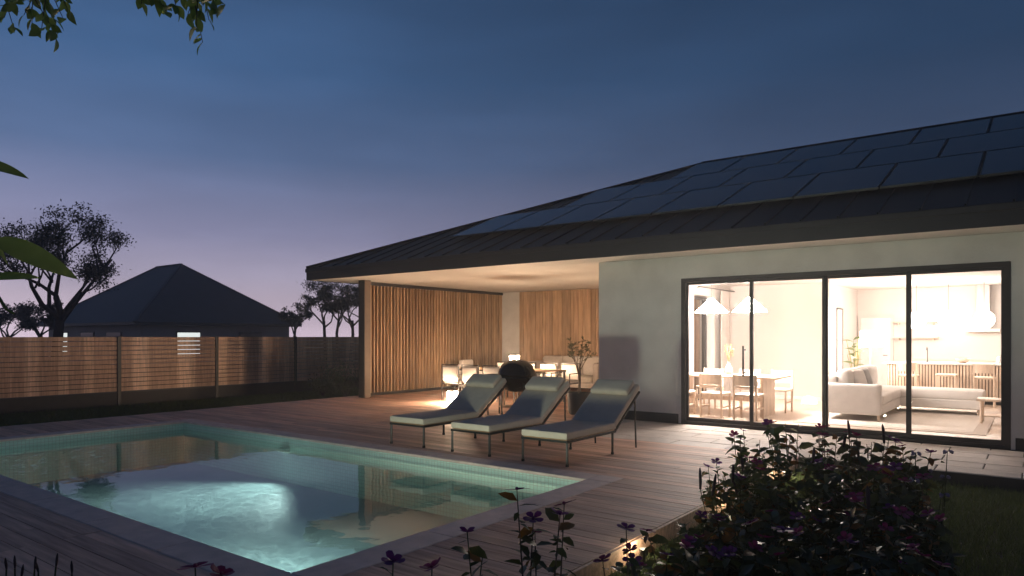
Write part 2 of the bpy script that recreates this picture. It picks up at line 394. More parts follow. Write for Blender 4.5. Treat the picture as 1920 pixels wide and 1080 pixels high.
wm = MB().add([(PX0, PY0, WZ), (PX1, PY0, WZ), (PX1, PY1, WZ), (PX0, PY1, WZ)], [(0, 1, 2, 3)])
tag(wm.build('water', M['water']), kind='structure')
POOLCOL = (.74, 1.0, .95)
def lampdata(name, kind, col, power, **k):
    d = bpy.data.lights.new(name, kind); d.color = col; d.energy = power
    for a, v in k.items(): setattr(d, a, v)
    return d
def aim(o, target):
    d = Vector(target)-o.matrix_world.translation if o.parent is None else Vector(target)-(o.location+o.parent.location)
    o.rotation_euler = d.to_track_quat('-Z', 'Y').to_euler()
def caustic_gobo(light):  # bright web drawn into the lamp's emission in place of refracted light
    light.use_nodes = True; N = light.node_tree.nodes; L = light.node_tree.links; em = N['Emission']
    ge = N.new('ShaderNodeNewGeometry'); sp = N.new('ShaderNodeSeparateXYZ'); L.new(ge.outputs['Incoming'], sp.inputs[0])
    ab = N.new('ShaderNodeMath'); ab.operation = 'ABSOLUTE'; L.new(sp.outputs['Z'], ab.inputs[0])
    mxm = N.new('ShaderNodeMath'); mxm.operation = 'MAXIMUM'; L.new(ab.outputs[0], mxm.inputs[0]); mxm.inputs[1].default_value = .02
    iv = N.new('ShaderNodeMath'); iv.operation = 'DIVIDE'; iv.inputs[0].default_value = .45; L.new(mxm.outputs[0], iv.inputs[1])
    v = N.new('ShaderNodeVectorMath'); v.operation = 'SCALE'; L.new(ge.outputs['Incoming'], v.inputs[0]); L.new(iv.outputs[0], v.inputs['Scale'])
    nz = N.new('ShaderNodeTexNoise'); L.new(v.outputs[0], nz.inputs[0]); nz.inputs['Scale'].default_value = 2.2
    ad = N.new('ShaderNodeVectorMath'); ad.operation = 'MULTIPLY_ADD'; L.new(nz.outputs['Color'], ad.inputs[0]); ad.inputs[1].default_value = (.16, .16, 0); L.new(v.outputs[0], ad.inputs[2])
    vo = N.new('ShaderNodeTexVoronoi'); vo.feature = 'DISTANCE_TO_EDGE'; L.new(ad.outputs[0], vo.inputs[0]); vo.inputs['Scale'].default_value = 4.2
    mr = N.new('ShaderNodeMapRange'); L.new(vo.outputs[0], mr.inputs[0]); mr.inputs[1].default_value = .0; mr.inputs[2].default_value = .11; mr.inputs[3].default_value = 1.55; mr.inputs[4].default_value = .88
    fo = N.new('ShaderNodeLightFalloff'); fo.inputs['Strength'].default_value = 1; zmask = N.new('ShaderNodeMapRange'); L.new(sp.outputs['Z'], zmask.inputs[0]); zmask.inputs[1].default_value = -.11; zmask.inputs[2].default_value = -.26; zmask.inputs[3].default_value = 0; zmask.inputs[4].default_value = 1   # emission masked to send light downwards only; no hood is modelled
    mu = N.new('ShaderNodeMath'); mu.operation = 'MULTIPLY'; L.new(mr.outputs[0], mu.inputs[0]); L.new(zmask.outputs[0], mu.inputs[1]); L.new(mu.outputs[0], fo.inputs['Strength']); L.new(fo.outputs['Constant'], em.inputs['Strength'])
def upward_mask(light):  # added mask: light leaves upwards only, sparing the underwater far wall
    light.use_nodes = True; N = light.node_tree.nodes; L = light.node_tree.links; em = N['Emission']
    ge = N.new('ShaderNodeNewGeometry'); sp = N.new('ShaderNodeSeparateXYZ'); L.new(ge.outputs['Incoming'], sp.inputs[0])
    zmask = N.new('ShaderNodeMapRange'); L.new(sp.outputs['Z'], zmask.inputs[0]); zmask.inputs[1].default_value = .035; zmask.inputs[2].default_value = .075; L.new(zmask.outputs[0], em.inputs['Strength'])
def pool_lamp(lx, ly, sy, lab, spot, flood, target, cone):
    fx = thing('pool_lamp', lab, 'pool lamp', (lx, ly, -.34), 0 if sy > 0 else math.pi, 'underwater pool lamps')
    mb = MB(); mb.lathe([(.0001, 0), (.10, 0), (.11, .01), (.11, .02), (.085, .025)], n=24); mb.v = [(v[0], v[2], v[1]) for v in mb.v]; mb.build('rim', M['steel'], fx)
    lens = MB().lathe([(.084, .02), (.06, .034), (.0001, .04)], n=24); lens.v = [(v[0], v[2], v[1]) for v in lens.v]; lens.build('lens', glow('pool_lens', POOLCOL, 2.5), fx)
    for nm, pw_, sz, tg in (('pool_spot', spot, cone, target), ('pool_flood', flood, 130, (lx+.8, ly+sy*8.6, 2.6))):
        if not pw_: continue
        d = lampdata(nm, 'SPOT', POOLCOL if nm == 'pool_spot' else (1, .92, .72), pw_, spot_size=R(sz), spot_blend=1 if nm == 'pool_spot' else .3, shadow_soft_size=.008 if nm == 'pool_spot' else .18)
        caustic_gobo(d) if nm == 'pool_spot' else upward_mask(d)
        o = bpy.data.objects.new(nm, d); C.objects.link(o); o.parent = fx; o.location = (0, .08, .03)
        if nm == 'pool_flood': pool_glow(0, .14, -.04, 18, fx)
        dv = Vector(tg)-Vector((lx, ly+sy*.08, -.31)); dv = dv if sy > 0 else Vector((-dv.x, -dv.y, dv.z)); o.rotation_euler = dv.to_track_quat('-Z', 'Y').to_euler()
def pool_glow(lx, ly, z, pw_, par):  # unseen point light added to fill the basin with teal
    o = bpy.data.objects.new('pool_glow', lampdata('pool_glow', 'POINT', POOLCOL, pw_, shadow_soft_size=.09)); C.objects.link(o); o.parent = par; o.location = (lx, ly, z)
pool_lamp(-9.6, PY0, 1, 'round underwater lamp in the near pool wall, left one', 0, 30, (-11, 4.6, FZ), 110)
pool_lamp(-4.9, PY0, 1, 'round underwater lamp in the near pool wall, right one', 210, 820, (-5.9, 3.7, FZ), 84)
dl = thing('pool_downlight', 'small downlight fixed to the far pool wall below the waterline', 'pool lamp', (-9.0, PY1, -.225), 0, 'underwater pool lamps')
box(-.10, .10, -.10, -.002, 0, .05, .006).build('housing', M['mosaic'], dl); box(-.08, .08, -.09, -.012, -.006, -.001).build('lens', glow('downlight_lens', POOLCOL, .6), dl)
d = lampdata('pool_spot', 'SPOT', POOLCOL, 105, spot_size=R(122), spot_blend=1, shadow_soft_size=.008); caustic_gobo(d)
o = bpy.data.objects.new('pool_spot', d); C.objects.link(o); o.parent = dl; o.location = (0, -.06, -.02); o.rotation_euler = Vector((0, -1.05, -.53)).to_track_quat('-Z', 'Y').to_euler()

# stone terrace in front of the glass wall
terrace = tag(box(-6.5, 6, 9.105, 11.26, GZ, -.022).build('terrace', M['joint']), kind='structure')
SW, SH = .80, .40; yy = 9.095; row = 0
while yy < 11.2:
    h = min(SH, 11.27-yy); x = -6.505-(SW*.45 if row % 2 else 0)
    while x < 5.9:
        x0 = max(x, -6.505); x1 = x+SW
        if x1-x0 > .1: link('stone_slab', box(x0+.006, x1-.006, yy+.006, yy+h-.006, -.02, 0, .004).mesh('stone_slab'), M['stone'], terrace, (0, 0, rnd.uniform(-.002, .002)))
        x = x1
    yy += SH; row += 1
box(DX1+.03, 6, 9.08, 9.103, GZ, -.01).build('step_face', M['plinth'], terrace)

# ------------------------------------------------------------------ the house
WY, SZ, BY, WX0, XR = 11.32, 2.88, 17.3, -6.5, 6.0
house = thing('house', 'low modern house with dark hipped roof and bright glazed living room', 'house', (-6.5, 11.32, 0))
H = dict(parent=house, world=True)
GX0, GX1, GT = -4.87, -.25, 2.50
RL = -6.15            # inner face of the room's left wall
# walls (front wall in pieces around the opening)
wl = MB(); wl.box(WX0, GX0, WY, WY+.3, .0, SZ); wl.box(GX0, GX1, WY, WY+.3, GT, SZ); wl.box(GX1, XR, WY, WY+.3, 0, SZ)
wl.build('front_wall', M['render'], **H)
box(-.10, .45, WY-.10, WY-.002, .0, SZ-.003).build('wall_pier', M['render'], **H)
w2 = MB(); w2.box(WX0, RL, WY+.3, 14.98, 0, SZ); w2.box(WX0, RL, 14.98, 16.22, 2.46, SZ); w2.box(WX0, RL, 16.22, BY, 0, SZ); w2.build('side_wall', M['render'], **H)
box(-13.45, -6.0, BY, BY+.25, 0, SZ).build('porch_back_wall', M['render'], **H)
for a in ((WX0-.012, GX0-.05, WY-.014, WY-.002), (GX1+.05, -.112, WY-.014, WY-.002), (-.112, .46, WY-.114, WY-.102), (.462, XR, WY-.014, WY-.002)): box(*a, .001, .16).build('plinth', M['plinth'], **H)

# soffit / porch ceiling and fascia
EX0, EY0, EY1 = -14.2, 10.5, 24.9
box(EX0+.03, XR, EY0+.03, WY+.28, SZ+.002, SZ+.06).build('soffit', M['soffit'], **H)
box(EX0+.03, -6.3, WY+.28, EY1-.1, SZ+.002, SZ+.06).build('porch_ceiling', M['soffit'], **H)
fa = MB(); fa.box(EX0, XR, EY0, EY0+.028, SZ-.01, 3.14); fa.box(EX0, EX0+.028, EY0+.028, EY1, SZ-.01, 3.14); fa.build('fascia', M['fascia'], **H)
box(EX0-.02, XR, EY0-.02, EY0+.002, 3.06, 3.15, .006).build('fascia_trim', M['fascia'], **H)
# gutter
gut = MB()
def gutter(p, q, out):
    prof = [(0, .02), (.0, -.06), (.05, -.10), (.10, -.06), (.12, .02), (.108, .02), (.09, -.05), (.05, -.085), (.012, -.05), (.012, .02)]
    p, q, out = Vector(p), Vector(q), Vector(out); n = len(prof)
    vs = [b + out*a + Vector((0, 0, z)) for b in (p, q) for (a, z) in prof]
    gut.add(vs, [(i, (i+1) % n, n+(i+1) % n, n+i) for i in range(n)]+[tuple(range(n)), tuple(range(2*n-1, n-1, -1))])
gutter((EX0-.002, EY0+.1, 3.15), (EX0-.002, EY1, 3.15), (-1, 0, 0))
gut.build('gutter', M['fascia'], **H)
# roof: hip with standing seams
PIT = .404; RZ = 3.16; D = 7.2; RY = EY0+D; RIX = EX0+D; RTOP = RZ+D*PIT
rf = MB()
rf.add([(EX0-.02, EY0-.02, RZ-.008), (XR, EY0-.02, RZ-.008), (XR, RY, RTOP), (RIX, RY, RTOP), (EX0-.02, EY1+.02, RZ-.008), (XR, EY1+.02, RZ-.008)],
       [(0, 1, 2, 3), (0, 3, 4), (3, 2, 5, 4), (1, 5, 2)])
roof = rf.build('roof', M['roof'], **H)
seam_m = {}
def seam(p, q):
    MB().bar(p, q, .022, .045).build('seam', M['roof'], roof)
x = EX0+.5
while x < XR:
    yt = min(RY, EY0+(x-EX0)) if x < RIX else RY
    seam((x, EY0, RZ+.004), (x, yt-.03, RZ+(yt-.03-EY0)*PIT+.004)); x += .5
ridge = MB(); ridge.bar((RIX, RY, RTOP+.02), (XR, RY, RTOP+.02), .16, .05); ridge.bar((EX0, EY0, RZ+.02), (RIX+.02, RY, RTOP+.02), .14, .05); ridge.bar((EX0, EY1, RZ+.02), (RIX+.02, RY, RTOP+.02), .14, .05)
ridge.build('ridge_cap', M['roof'], roof)
# column
cb = MB(); cb.box(-13.27, -13.06, 11.36, 11.55, .0, SZ+.002, .004); cb.build('column', pm('column_render', (.12, .088, .066), .8, bump=.2), **H)
box(-13.275, -13.055, 11.345, 11.358, .0, SZ).build('column_cladding', M['fascia'], **H)
# timber cladding on the porch's back wall, board by board
clad = box(-12.70, -6.52, BY-.035, BY-.003, .02, SZ-.01).build('cladding', M['plinth'], **H)
x = -12.70
while x < -6.6:
    w = rnd.choice((.085, .11, .14, .14, .17)); d = rnd.choice((.018, .026, .036))
    o = box(x+.005, x+w-.005, -d, 0, .0, SZ-.04, .003).build('cladding_board', M['clad'], clad); o.location = (0, BY-.0352, .03); x += w
# glazing: outer frame, four leaves
win = MB(); fw = .07; y0, y1 = WY-.01, WY+.13
win.box(GX0, GX0+fw, y0, y1, 0, GT, .006); win.box(GX1-fw, GX1, y0, y1, 0, GT, .006); win.box(GX0+fw, GX1-fw, y0, y1, GT-fw, GT, .006); win.box(GX0+fw, GX1-fw, y0, y1, .002, .05, .006)
win = win.build('sliding_window', M['frame'], **H)
lw = (GX1-GX0-2*fw)/4
for i in range(4):
    a = GX0+fw+i*lw; yo = WY+.025 if i % 2 else WY+.075
    b2 = a+lw; s = .036
    st = MB(); st.box(a-.012, a+s, yo-.02, yo+.02, .05, GT-fw, .004); st.box(b2-s, b2+.012, yo-.0195, yo+.0195, .05, GT-fw, .004)
    st.box(a+s, b2-s, yo-.02, yo+.02, GT-fw-.045, GT-fw-.001, .004); st.box(a+s, b2-s, yo-.02, yo+.02, .051, .115, .004)
    st.build('sash', M['frame'], win)
    MB().add([(a+s, yo, .115), (b2-s, yo, .115), (b2-s, yo, GT-fw-.045), (a+s, yo, GT-fw-.045)], [(0, 1, 2, 3)]).build('pane', M['glass'], win)
hd = MB(); hd.box(-3.80, -3.775, WY-.055, WY-.03, .85, 1.35, .004); hd.box(-3.798, -3.777, WY-.03, WY+.06, .9, .93); hd.box(-3.798, -3.777, WY-.03, WY+.06, 1.27, 1.3)
hd.build('handle', M['frame'], win)

# solar array
arr = thing('solar_array', 'three staggered rows of dark solar panels on the roof slope', 'solar panels', (-6.92, 11.75, RZ+1.25*PIT))
pmesh = None
su = Vector((0, 1, PIT)).normalized(); PH = 1.80*math.sqrt(1+PIT*PIT)
glass_m = box(.018, 1.25-.04, .018, PH-.045, .031, .034).mesh('cell_glass'); fm = MB()
fm.box(0, 1.228, 0, .018, 0, .036); fm.box(0, 1.228, PH-.045, PH-.027, 0, .036); fm.box(0, .018, .018, PH-.045, 0, .036); fm.box(1.21, 1.228, .018, PH-.045, 0, .036); fm.box(.018, 1.21, .018, PH-.045, 0, .028)
fm = fm.mesh('panel')
for rI, (x0, yb) in enumerate(((-10.62, 11.75), (-8.78, 13.55), (-6.92, 15.35))):
    k = 0
    while x0+k*1.25 < 4.5:
        p = link('panel', fm, M['pframe'], arr, Vector((x0+k*1.25, yb, RZ+(yb-EY0)*PIT+.07))-arr.location, (math.atan(PIT), 0, 0))
        link('cell_glass', glass_m, M['panel'], p); k += 1
rails = MB()
for yb in (11.75, 13.55, 15.35):
    for dy in (.4, 1.3):
        xs = {11.75: -10.5, 13.55: -8.6, 15.35: -6.7}[yb]; yv = yb+dy; rails.box(xs, 4.5, yv-.02, yv+.02, RZ+(yv-EY0)*PIT+.004, RZ+(yv-EY0)*PIT+.058)
rails.build('mounting_rail', M['pframe'], arr, world=True)

# slatted privacy screen
scr = thing('slat_screen', 'tall vertical oak slat screen closing the left side of the porch', 'privacy screen', (-13.4, 14.5, 0))
MB().box(-.04, .04, -2.75, 2.76, SZ-.085, SZ-.004, .004).build('top_rail', M['fascia'], scr); MB().box(-.04, .04, -2.75, 2.76, .004, .075, .004).build('bottom_rail', M['fascia'], scr)
box(-.03, .03, -2.81, -2.752, .004, SZ-.004).build('end_post', M['fascia'], scr)
slm = box(-.03, .045, -.014, .014, .076, SZ-.086, .003).mesh('slat')
n = 47
for i in range(n):
    o = link('slat', slm, M['slat'], scr, (rnd.uniform(-.004, .004), -2.69+i*(5.38/(n-1)), 0), (0, 0, rnd.uniform(-.05, .05)))
box(-.042, -.031, -2.7, 2.7, .08, SZ-.09).build('backing', pm('screen_back', (.20, .105, .055), .7, var=.3, stretch=(1, 6, .5)), scr).location = (-.02, 0, 0)

# ------------------------------------------------------------------ the lit living room behind the glass
RC = 2.76; KY = 20.75; SX = -3.86; RR = 4.0
rw = tag(MB().box(RL, SX-.1, BY-.01, BY+.12, 0, RC).build('room_wall', M['int_wall']), kind='structure')
for a in ((SX-.12, SX, BY+.13, KY+.1, 0, RC), (SX, RR, KY, KY+.12, 0, RC), (RR, RR+.12, WY+.3, KY+.12, 0, RC), (RL+.002, RL+.014, WY+.31, 14.97, 0, RC), (RL+.002, RL+.014, 16.23, BY-.01, 0, RC), (RL+.002, RL+.014, 14.97, 16.23, 2.47, RC),
          (RL+.014, GX0-.02, WY+.303, WY+.315, 0, RC), (GX1+.02, RR, WY+.303, WY+.315, 0, RC), (GX0-.02, GX1+.02, WY+.303, WY+.315, GT+.01, RC), (SX-.1, SX, BY-.01, BY+.128, 0, RC)):
    box(*a).build('wall_lining', M['int_wall'], rw)
rvl = MB(); rvl.box(GX0-.02, GX0-.001, WY+.135, WY+.302, 0, GT); rvl.box(GX1+.001, GX1+.02, WY+.135, WY+.302, 0, GT)
tag(box(RL-.05, RR+.1, WY+.14, KY+.1, RC, RC+.1).build('room_ceiling', M['int_wall']), kind='structure')
fl = tag(box(RL-.3, RR+.1, WY+.14, KY+.1, GZ+.006, -.012).build('room_floor', M['joint']), kind='structure')
yb = WY+.145; k = 0; fbm = box(0, 2.6, .002, .218, -.011, 0, .001).mesh('floorboard')
while yb < KY-.2:
    xb = RL-.05-(k % 3)*.8
    while xb < RR:
        link('floorboard', fbm, M['int_floor'], fl, (xb, yb, 0)); xb += 2.603
    yb += .22; k += 1
for a in ((RL+.016, SX-.12, BY-.024, BY-.0105, 0, .08), (SX+.001, SX+.015, BY-.01, KY-.001, 0, .08)): box(*a).build('skirting', M['ceram'], rw)
# glazed door from the dining corner to the porch
pd = box(-6.42, -6.32, 15.0, 15.06, .0, 2.44, .004).build('porch_door', M['frame'], **H)
for a in ((-6.42, -6.32, 16.14, 16.20, .0, 2.44), (-6.42, -6.32, 15.06, 16.14, 2.38, 2.44), (-6.42, -6.32, 15.06, 16.14, .0, .08)): box(*a).build('door_rail', M['frame'], pd)
MB().add([(-6.37, 15.06, .08), (-6.37, 16.14, .08), (-6.37, 16.14, 2.38), (-6.37, 15.06, 2.38)], [(0, 1, 2, 3)]).build('pane', M['glass'], pd)
cr_ = thing('curtain_rod', 'thin dark curtain rod above the door in the dining corner', 'curtain rod', (-6.0, 16, 2.62))
MB().tube([(0, -1.1, 0), (0, 1.2, 0)], .012).build('rod', M['frame'], cr_)
for yy in (-.9, 1.0): MB().tube([(0, yy, 0), (-.13, yy, 0)], .008).build('bracket', M['frame'], cr_)
cur = MB(); vs = []; ny = 40
for i in range(ny+1):
    yy = 16.28+.55*i/ny; xx = -6.0+.035*math.sin(i*1.1)
    vs += [(xx, yy, .02), (xx, yy, 2.60)]
cur.add(vs, [(2*i, 2*i+2, 2*i+3, 2*i+1) for i in range(ny)])
tag(cur.build('curtain', pm('curtain_linen', (.50, .44, .40), .9), smooth=True), 'gathered beige curtain hanging beside the dining door', 'curtain')

def dining_table():
    t = thing('dining_table', 'pale oak dining table with slab legs behind the left pane', 'table', (-4.9, 13.45, 0))
    box(-1.08, 1.15, -.48, .48, .71, .75, .006).build('tabletop', M['light_wood'], t)
    for x in (-.8, .85): box(x-.03, x+.03, -.36, .36, 0, .71, .004).build('leg', M['light_wood'], t)
    box(-.77, .82, -.03, .03, .25, .33).build('stretcher', M['light_wood'], t)
dining_table()
def wood_chair(name, label, cat, sh, bh, w=.44, group=None, back=True):
    t = thing(name, label, cat, group=group); d = .42
    for sx in (-1, 1):
        MB().bar((sx*(w/2-.02), -d/2+.02, 0), (sx*(w/2-.02), -d/2-.02, bh if back else sh), .034, .034, c=.004).build('leg', M['light_wood'], t)
        MB().bar((sx*(w/2-.02), d/2-.02, 0), (sx*(w/2-.02), d/2-.02, sh-.03), .034, .034, c=.004).build('leg', M['light_wood'], t)
        MB().bar((sx*(w/2-.02), -d/2+.03, sh*.45), (sx*(w/2-.02), d/2-.03, sh*.45), .02, .03).build('stretcher', M['light_wood'], t)
    cushion(-w/2, w/2, -d/2, d/2, sh-.03, sh+.015, .015, .004).build('seat', M['light_wood'], t, smooth=True)
    if back:
        m = MB()
        for i in range(7):
            x0 = -w/2+.035+(w-.07)*i/7; x1 = x0+(w-.07)/7; c0 = -.03*(1-(2*i/7-1)**2); c1 = -.03*(1-(2*(i+1)/7-1)**2)
            yb0 = -d/2-.005
            m.add([(x0, yb0+c0, bh-.2), (x1, yb0+c1, bh-.2), (x1, yb0+c1-.015, bh-.01), (x0, yb0+c0-.015, bh-.01), (x0, yb0+c0-.018, bh-.2), (x1, yb0+c1-.018, bh-.2), (x1, yb0+c1-.033, bh-.01), (x0, yb0+c0-.033, bh-.01)],
                  [(0, 1, 2, 3), (7, 6, 5, 4), (3, 2, 6, 7), (0, 4, 5, 1), (0, 3, 7, 4), (1, 5, 6, 2)])
        m.build('backrest', M['light_wood'], t)
        box(-w/2+.02, w/2-.02, -d/2-.02, -d/2+.0, sh+.12, sh+.16).build('back_rail', M['light_wood'], t)
    return t
wc = wood_chair('dining_chair', 'x', 'chair', .45, .82, group='dining chairs at the indoor table')
spots = [(-4.76, 12.62, 0, 'pale wooden dining chair in front of the table behind the first pane'), (-4.13, 12.60, 0, 'pale wooden dining chair in front of the table behind the first window mullion'),
         (-5.45, 12.65, 0, 'pale wooden dining chair half hidden at the left window frame'), (-5.5, 14.25, 180, 'pale wooden dining chair on the far side of the table below the left pendant'),
         (-4.72, 14.27, 180, 'pale wooden dining chair on the far side of the table next to the vase'), (-4.08, 14.25, 180, 'pale wooden dining chair at the far right end of the indoor table')]
for i, (x, y, a, lab) in enumerate(spots):
    o = wc if i == 0 else copy_tree(wc)
    o.location = (x, y, 0); o.rotation_euler.z = R(a+(i*7 % 5)-2); o['label'] = lab
for x, lab in ((-5.15, 'glowing white cone pendant lamp over the dining table, left one'), (-4.39, 'glowing white cone pendant lamp over the dining table, right one crossing the mullion')):
    t = thing('pendant_lamp', lab, 'pendant lamp', (x, 13.45, 1.98), 0, 'cone pendants over the dining table')
    MB().lathe([(.32, 0), (.30, .02), (.06, .25), (.05, .27), (.0001, .275)], n=28).build('lamp_shade', M['lamp_hot'], t, smooth=True)
    MB().tube([(0, 0, .27), (0, 0, RC-1.98)], .005, 6).build('cord', M['frame'], t); MB().lathe([(.0001, 0), (.05, 0), (.05, .025)], (0, 0, RC-1.98-.026), 16).build('ceiling_cap', M['ceram'], t)
v = thing('vase', 'white bottle vase with dried stems on the dining table', 'vase', (-4.82, 13.5, .75))
MB().lathe([(.0001, 0), (.06, 0), (.075, .05), (.07, .12), (.03, .2), (.025, .25), (.032, .26)], n=20).build('bottle', M['ceram'], v, smooth=True)
m = MB(); rr = random.Random(5)
for i in range(9):
    a = rr.uniform(0, 6.3); e = (math.cos(a)*.09*rr.random(), math.sin(a)*.09*rr.random(), rr.uniform(.42, .6)); m.tube([(0, 0, .2), (e[0]*.4, e[1]*.4, .36), e], [.003, .0025, .002], 5)
    for k in range(7): m.sphere((e[0]+rr.uniform(-.015, .015), e[1]+rr.uniform(-.015, .015), e[2]-k*.022), .010, 6, 4)
m.build('dried_stems', M['leaf_pale'], v)

# corner sofa, rug, bench
so = thing('corner_sofa', 'large white corner sofa with chaise on short wooden legs', 'sofa', (-2.6, 15.0, 0)); Sw = dict(parent=so, world=True)
cushion(-3.05, -2.13, 13.46, 13.62, .12, .66, .04, .006).build('armrest', M['sofa'], smooth=True, **Sw)
cushion(-3.10, -2.86, 13.62, 16.55, .12, .80, .06, .01).build('back_frame', M['sofa'], smooth=True, **Sw)
box(-2.86, -2.13, 13.62, 16.5, .12, .30, .02).build('base', M['sofa'], **Sw); box(-2.128, -.78, 15.62, 16.5, .12, .30, .02).build('base', M['sofa'], **Sw)
for a, b_ in ((13.63, 14.6), (14.61, 15.6)): cushion(-2.86, -2.11, a, b_, .29, .47, .05, .012).build('seat_cushion', M['sofa'], smooth=True, **Sw)
cushion(-2.86, -.76, 15.61, 16.5, .29, .47, .05, .012).build('seat_cushion', M['sofa'], smooth=True, **Sw)
for a, b_ in ((13.66, 14.58), (14.6, 15.52), (15.54, 16.46)): cushion(-2.9, -2.66, a, b_, .46, .90, .09, .03).build('back_cushion', M['sofa'], smooth=True, **Sw)
for (x, y) in ((-2.18, 13.52), (-3.0, 13.52), (-.85, 15.7), (-.85, 16.4), (-3.0, 16.4), (-2.18, 15.66)): MB().tube([(x, y, .012), (x, y, .125)], [.016, .022], 10).build('leg', M['light_wood'], **Sw)
for i, (y, mt, lab) in enumerate(((14.1, 'sofa', 'white cushion leaning on the sofa back nearest the window'), (14.75, 'grey_pillow', 'grey cushion leaning on the sofa back'))):
    m = cushion(-.22, .22, -.06, .06, 0, .42, .055, .03); o = m.build('throw_pillow', M[mt], smooth=True); o.location = (-2.54, y, .475); o.rotation_euler = (R(-16), 0, R(78+i*9)); tag(o, lab, 'pillow')
rg = tag(box(-3.38, -.58, 12.66, 16.9, .001, .010, .003).build('rug', M['rug2']), 'large pale woven rug with a darker border under the sofa', 'rug')
box(-3.2, -.76, 12.86, 16.7, .0102, .0125).build('rug_field', M['rug'], rg)
be = thing('low_bench', 'small pale wooden slatted bench by the right window edge', 'bench', (-.25, 14.55, 0))
box(-.55, .75, -.25, .25, .39, .43, .008).build('bench_top', M['light_wood'], be); box(-.45, .65, -.2, .2, .13, .15, .004).build('shelf', M['light_wood'], be)
for sx in (-.48, .68):
    for sy in (-.18, .18): MB().tube([(sx, sy, .0), (sx, sy, .39)], .022, 10).build('leg', M['light_wood'], be)

# kitchen
isl = thing('kitchen_island', 'long kitchen island with ribbed pale wood front', 'kitchen island', (-.6, 18.75, 0))
box(-2.25, 3.4, -.42, .45, .86, .90, .004).build('worktop', M['ceram'], isl); box(-2.18, 3.3, -.33, .4, .08, .86).build('cabinet', M['twig'], isl); box(-2.1, 3.2, -.27, .35, 0, .08).build('kick_board', M['frame'], isl)
rbm = box(-.02, .02, -.022, 0, .085, .855, .006).mesh('rib')
for i in range(90): link('rib', rbm, M['light_wood'], isl, (-2.15+i*.06, -.331, 0))
st = wood_chair('bar_stool', 'x', 'stool', .62, .92, .40, group='stools along the kitchen island')
for i, (x, y, a, lab) in enumerate(((-2.3, 18.05, 0, 'wooden bar chair with backrest at the left end of the island'), (-.86, 17.98, 0, 'wooden bar chair with backrest at the right of the island'))):
    o = st if i == 0 else copy_tree(st)
    o.location = (x, y, 0); o.rotation_euler.z = R(a); o['label'] = lab
s2 = wood_chair('bar_stool', 'round backless stool between the two bar chairs', 'stool', .66, .66, .40, back=False, group='stools along the kitchen island'); s2.location = (-1.55, 18.0, 0)
for x, lab in ((-2.22, 'glowing globe pendant over the island, left one behind the mullion'), (-1.58, 'glowing globe pendant over the island, middle one'), (-.90, 'glowing globe pendant in front of the cooker hood')):
    t = thing('globe_lamp', lab, 'pendant lamp', (x, 18.75, 1.88), 0, 'globe pendants over the kitchen island')
    MB().sphere((0, 0, 0), .20, 24, 14).build('globe', M['globe_hot'], t, smooth=True)
    MB().tube([(0, 0, .2), (0, 0, RC-1.88)], .005, 6).build('cord', M['frame'], t); MB().lathe([(.0001, 0), (.05, 0), (.05, .025)], (0, 0, RC-1.88-.026), 16).build('ceiling_cap', M['ceram'], t)
kc = thing('kitchen_counter', 'pale rear kitchen counter along the back wall', 'counter', (-.5, 20.4, 0))
box(-2.0, 3.5, -.3, .34, 0, .86).build('cabinet', M['ceram'], kc); box(-2.02, 3.5, -.32, .345, .86, .9).build('worktop', M['light_wood'], kc)
hdm = thing('cooker_hood', 'white cooker hood with tall chimney on the back wall', 'cooker hood', (-1.0, 20.5, 1.62))
box(-.34, .34, -.25, .24, 0, .07, .006).build('hood_plate', M['ceram'], hdm); box(-.13, .13, -.08, .24, .07, RC-1.62).build('chimney', pm('brushed_steel', (.55, .52, .5), .4, metal=.6), hdm)
for z, lab in ((1.86, 'upper pale wall shelf above the kitchen counter'), (1.46, 'lower pale wall shelf above the kitchen counter')):
    s_ = thing('wall_shelf', lab, 'shelf', (-2.45, 20.62, z)); box(-.52, .5, -.12, .125, 0, .03, .003).build('shelf_board', M['light_wood'], s_)
    for x in (-.4, .38): box(x, x+.02, -.1, .125, -.06, -.001).build('bracket', M['light_wood'], s_)
bw = tag(MB().lathe([(.0001, 0), (.06, 0), (.14, .07), (.15, .10), (.14, .10), (.055, .015), (.0001, .015)], n=20).build('fruit_bowl', M['light_wood'], smooth=True), 'shallow wooden bowl with fruit on the island', 'bowl'); bw.location = (-1.3, 18.7, .9)
for i, (x, y) in enumerate(((-.05, 0), (.05, .02), (0, -.05))): o = MB().sphere((x, y, .075), .045, 12, 8).build('fruit', pm('fruit_skin', (.55, .3, .1), .4), bw, smooth=True)
for i, (x, lab) in enumerate(((-.62, 'white jar on the island worktop, left of the pair'), (-.42, 'white jar on the island worktop, right of the pair'))):
    o = tag(MB().lathe([(.0001, 0), (.045, 0), (.05, .02), (.05, .13), (.03, .15), (.03, .16), (.0001, .165)], n=16).build('jar', M['ceram'], smooth=True), lab, 'jar', 'jars on the island'); o.location = (x, 18.75, .9)
tp = thing('kitchen_tap', 'slim curved tap on the island worktop', 'tap', (-2.0, 18.8, .9))
MB().tube([(0, 0, 0), (0, 0, .3), (0, -.03, .34), (0, -.1, .35), (0, -.14, .32), (0, -.14, .28)], .011, 8).build('spout', M['steel'], tp, smooth=True); MB().lathe([(.0001, 0), (.025, 0), (.02, .04)], n=12).build('tap_base', M['steel'], tp)
dr = thing('inner_door', 'plain white inner door in the back wall behind the floor lamp', 'door', (-3.4, 20.74, 0))
box(-.35, .35, -.04, -.005, .01, 2.0, .004).build('door_leaf', M['ceram'], dr)
for a in ((-.42, -.352, -.05, -.003, 0, 2.07), (.352, .42, -.05, -.003, 0, 2.07), (-.352, .352, -.05, -.003, 2.005, 2.07)): box(*a).build('door_casing', M['int_wall'], dr)
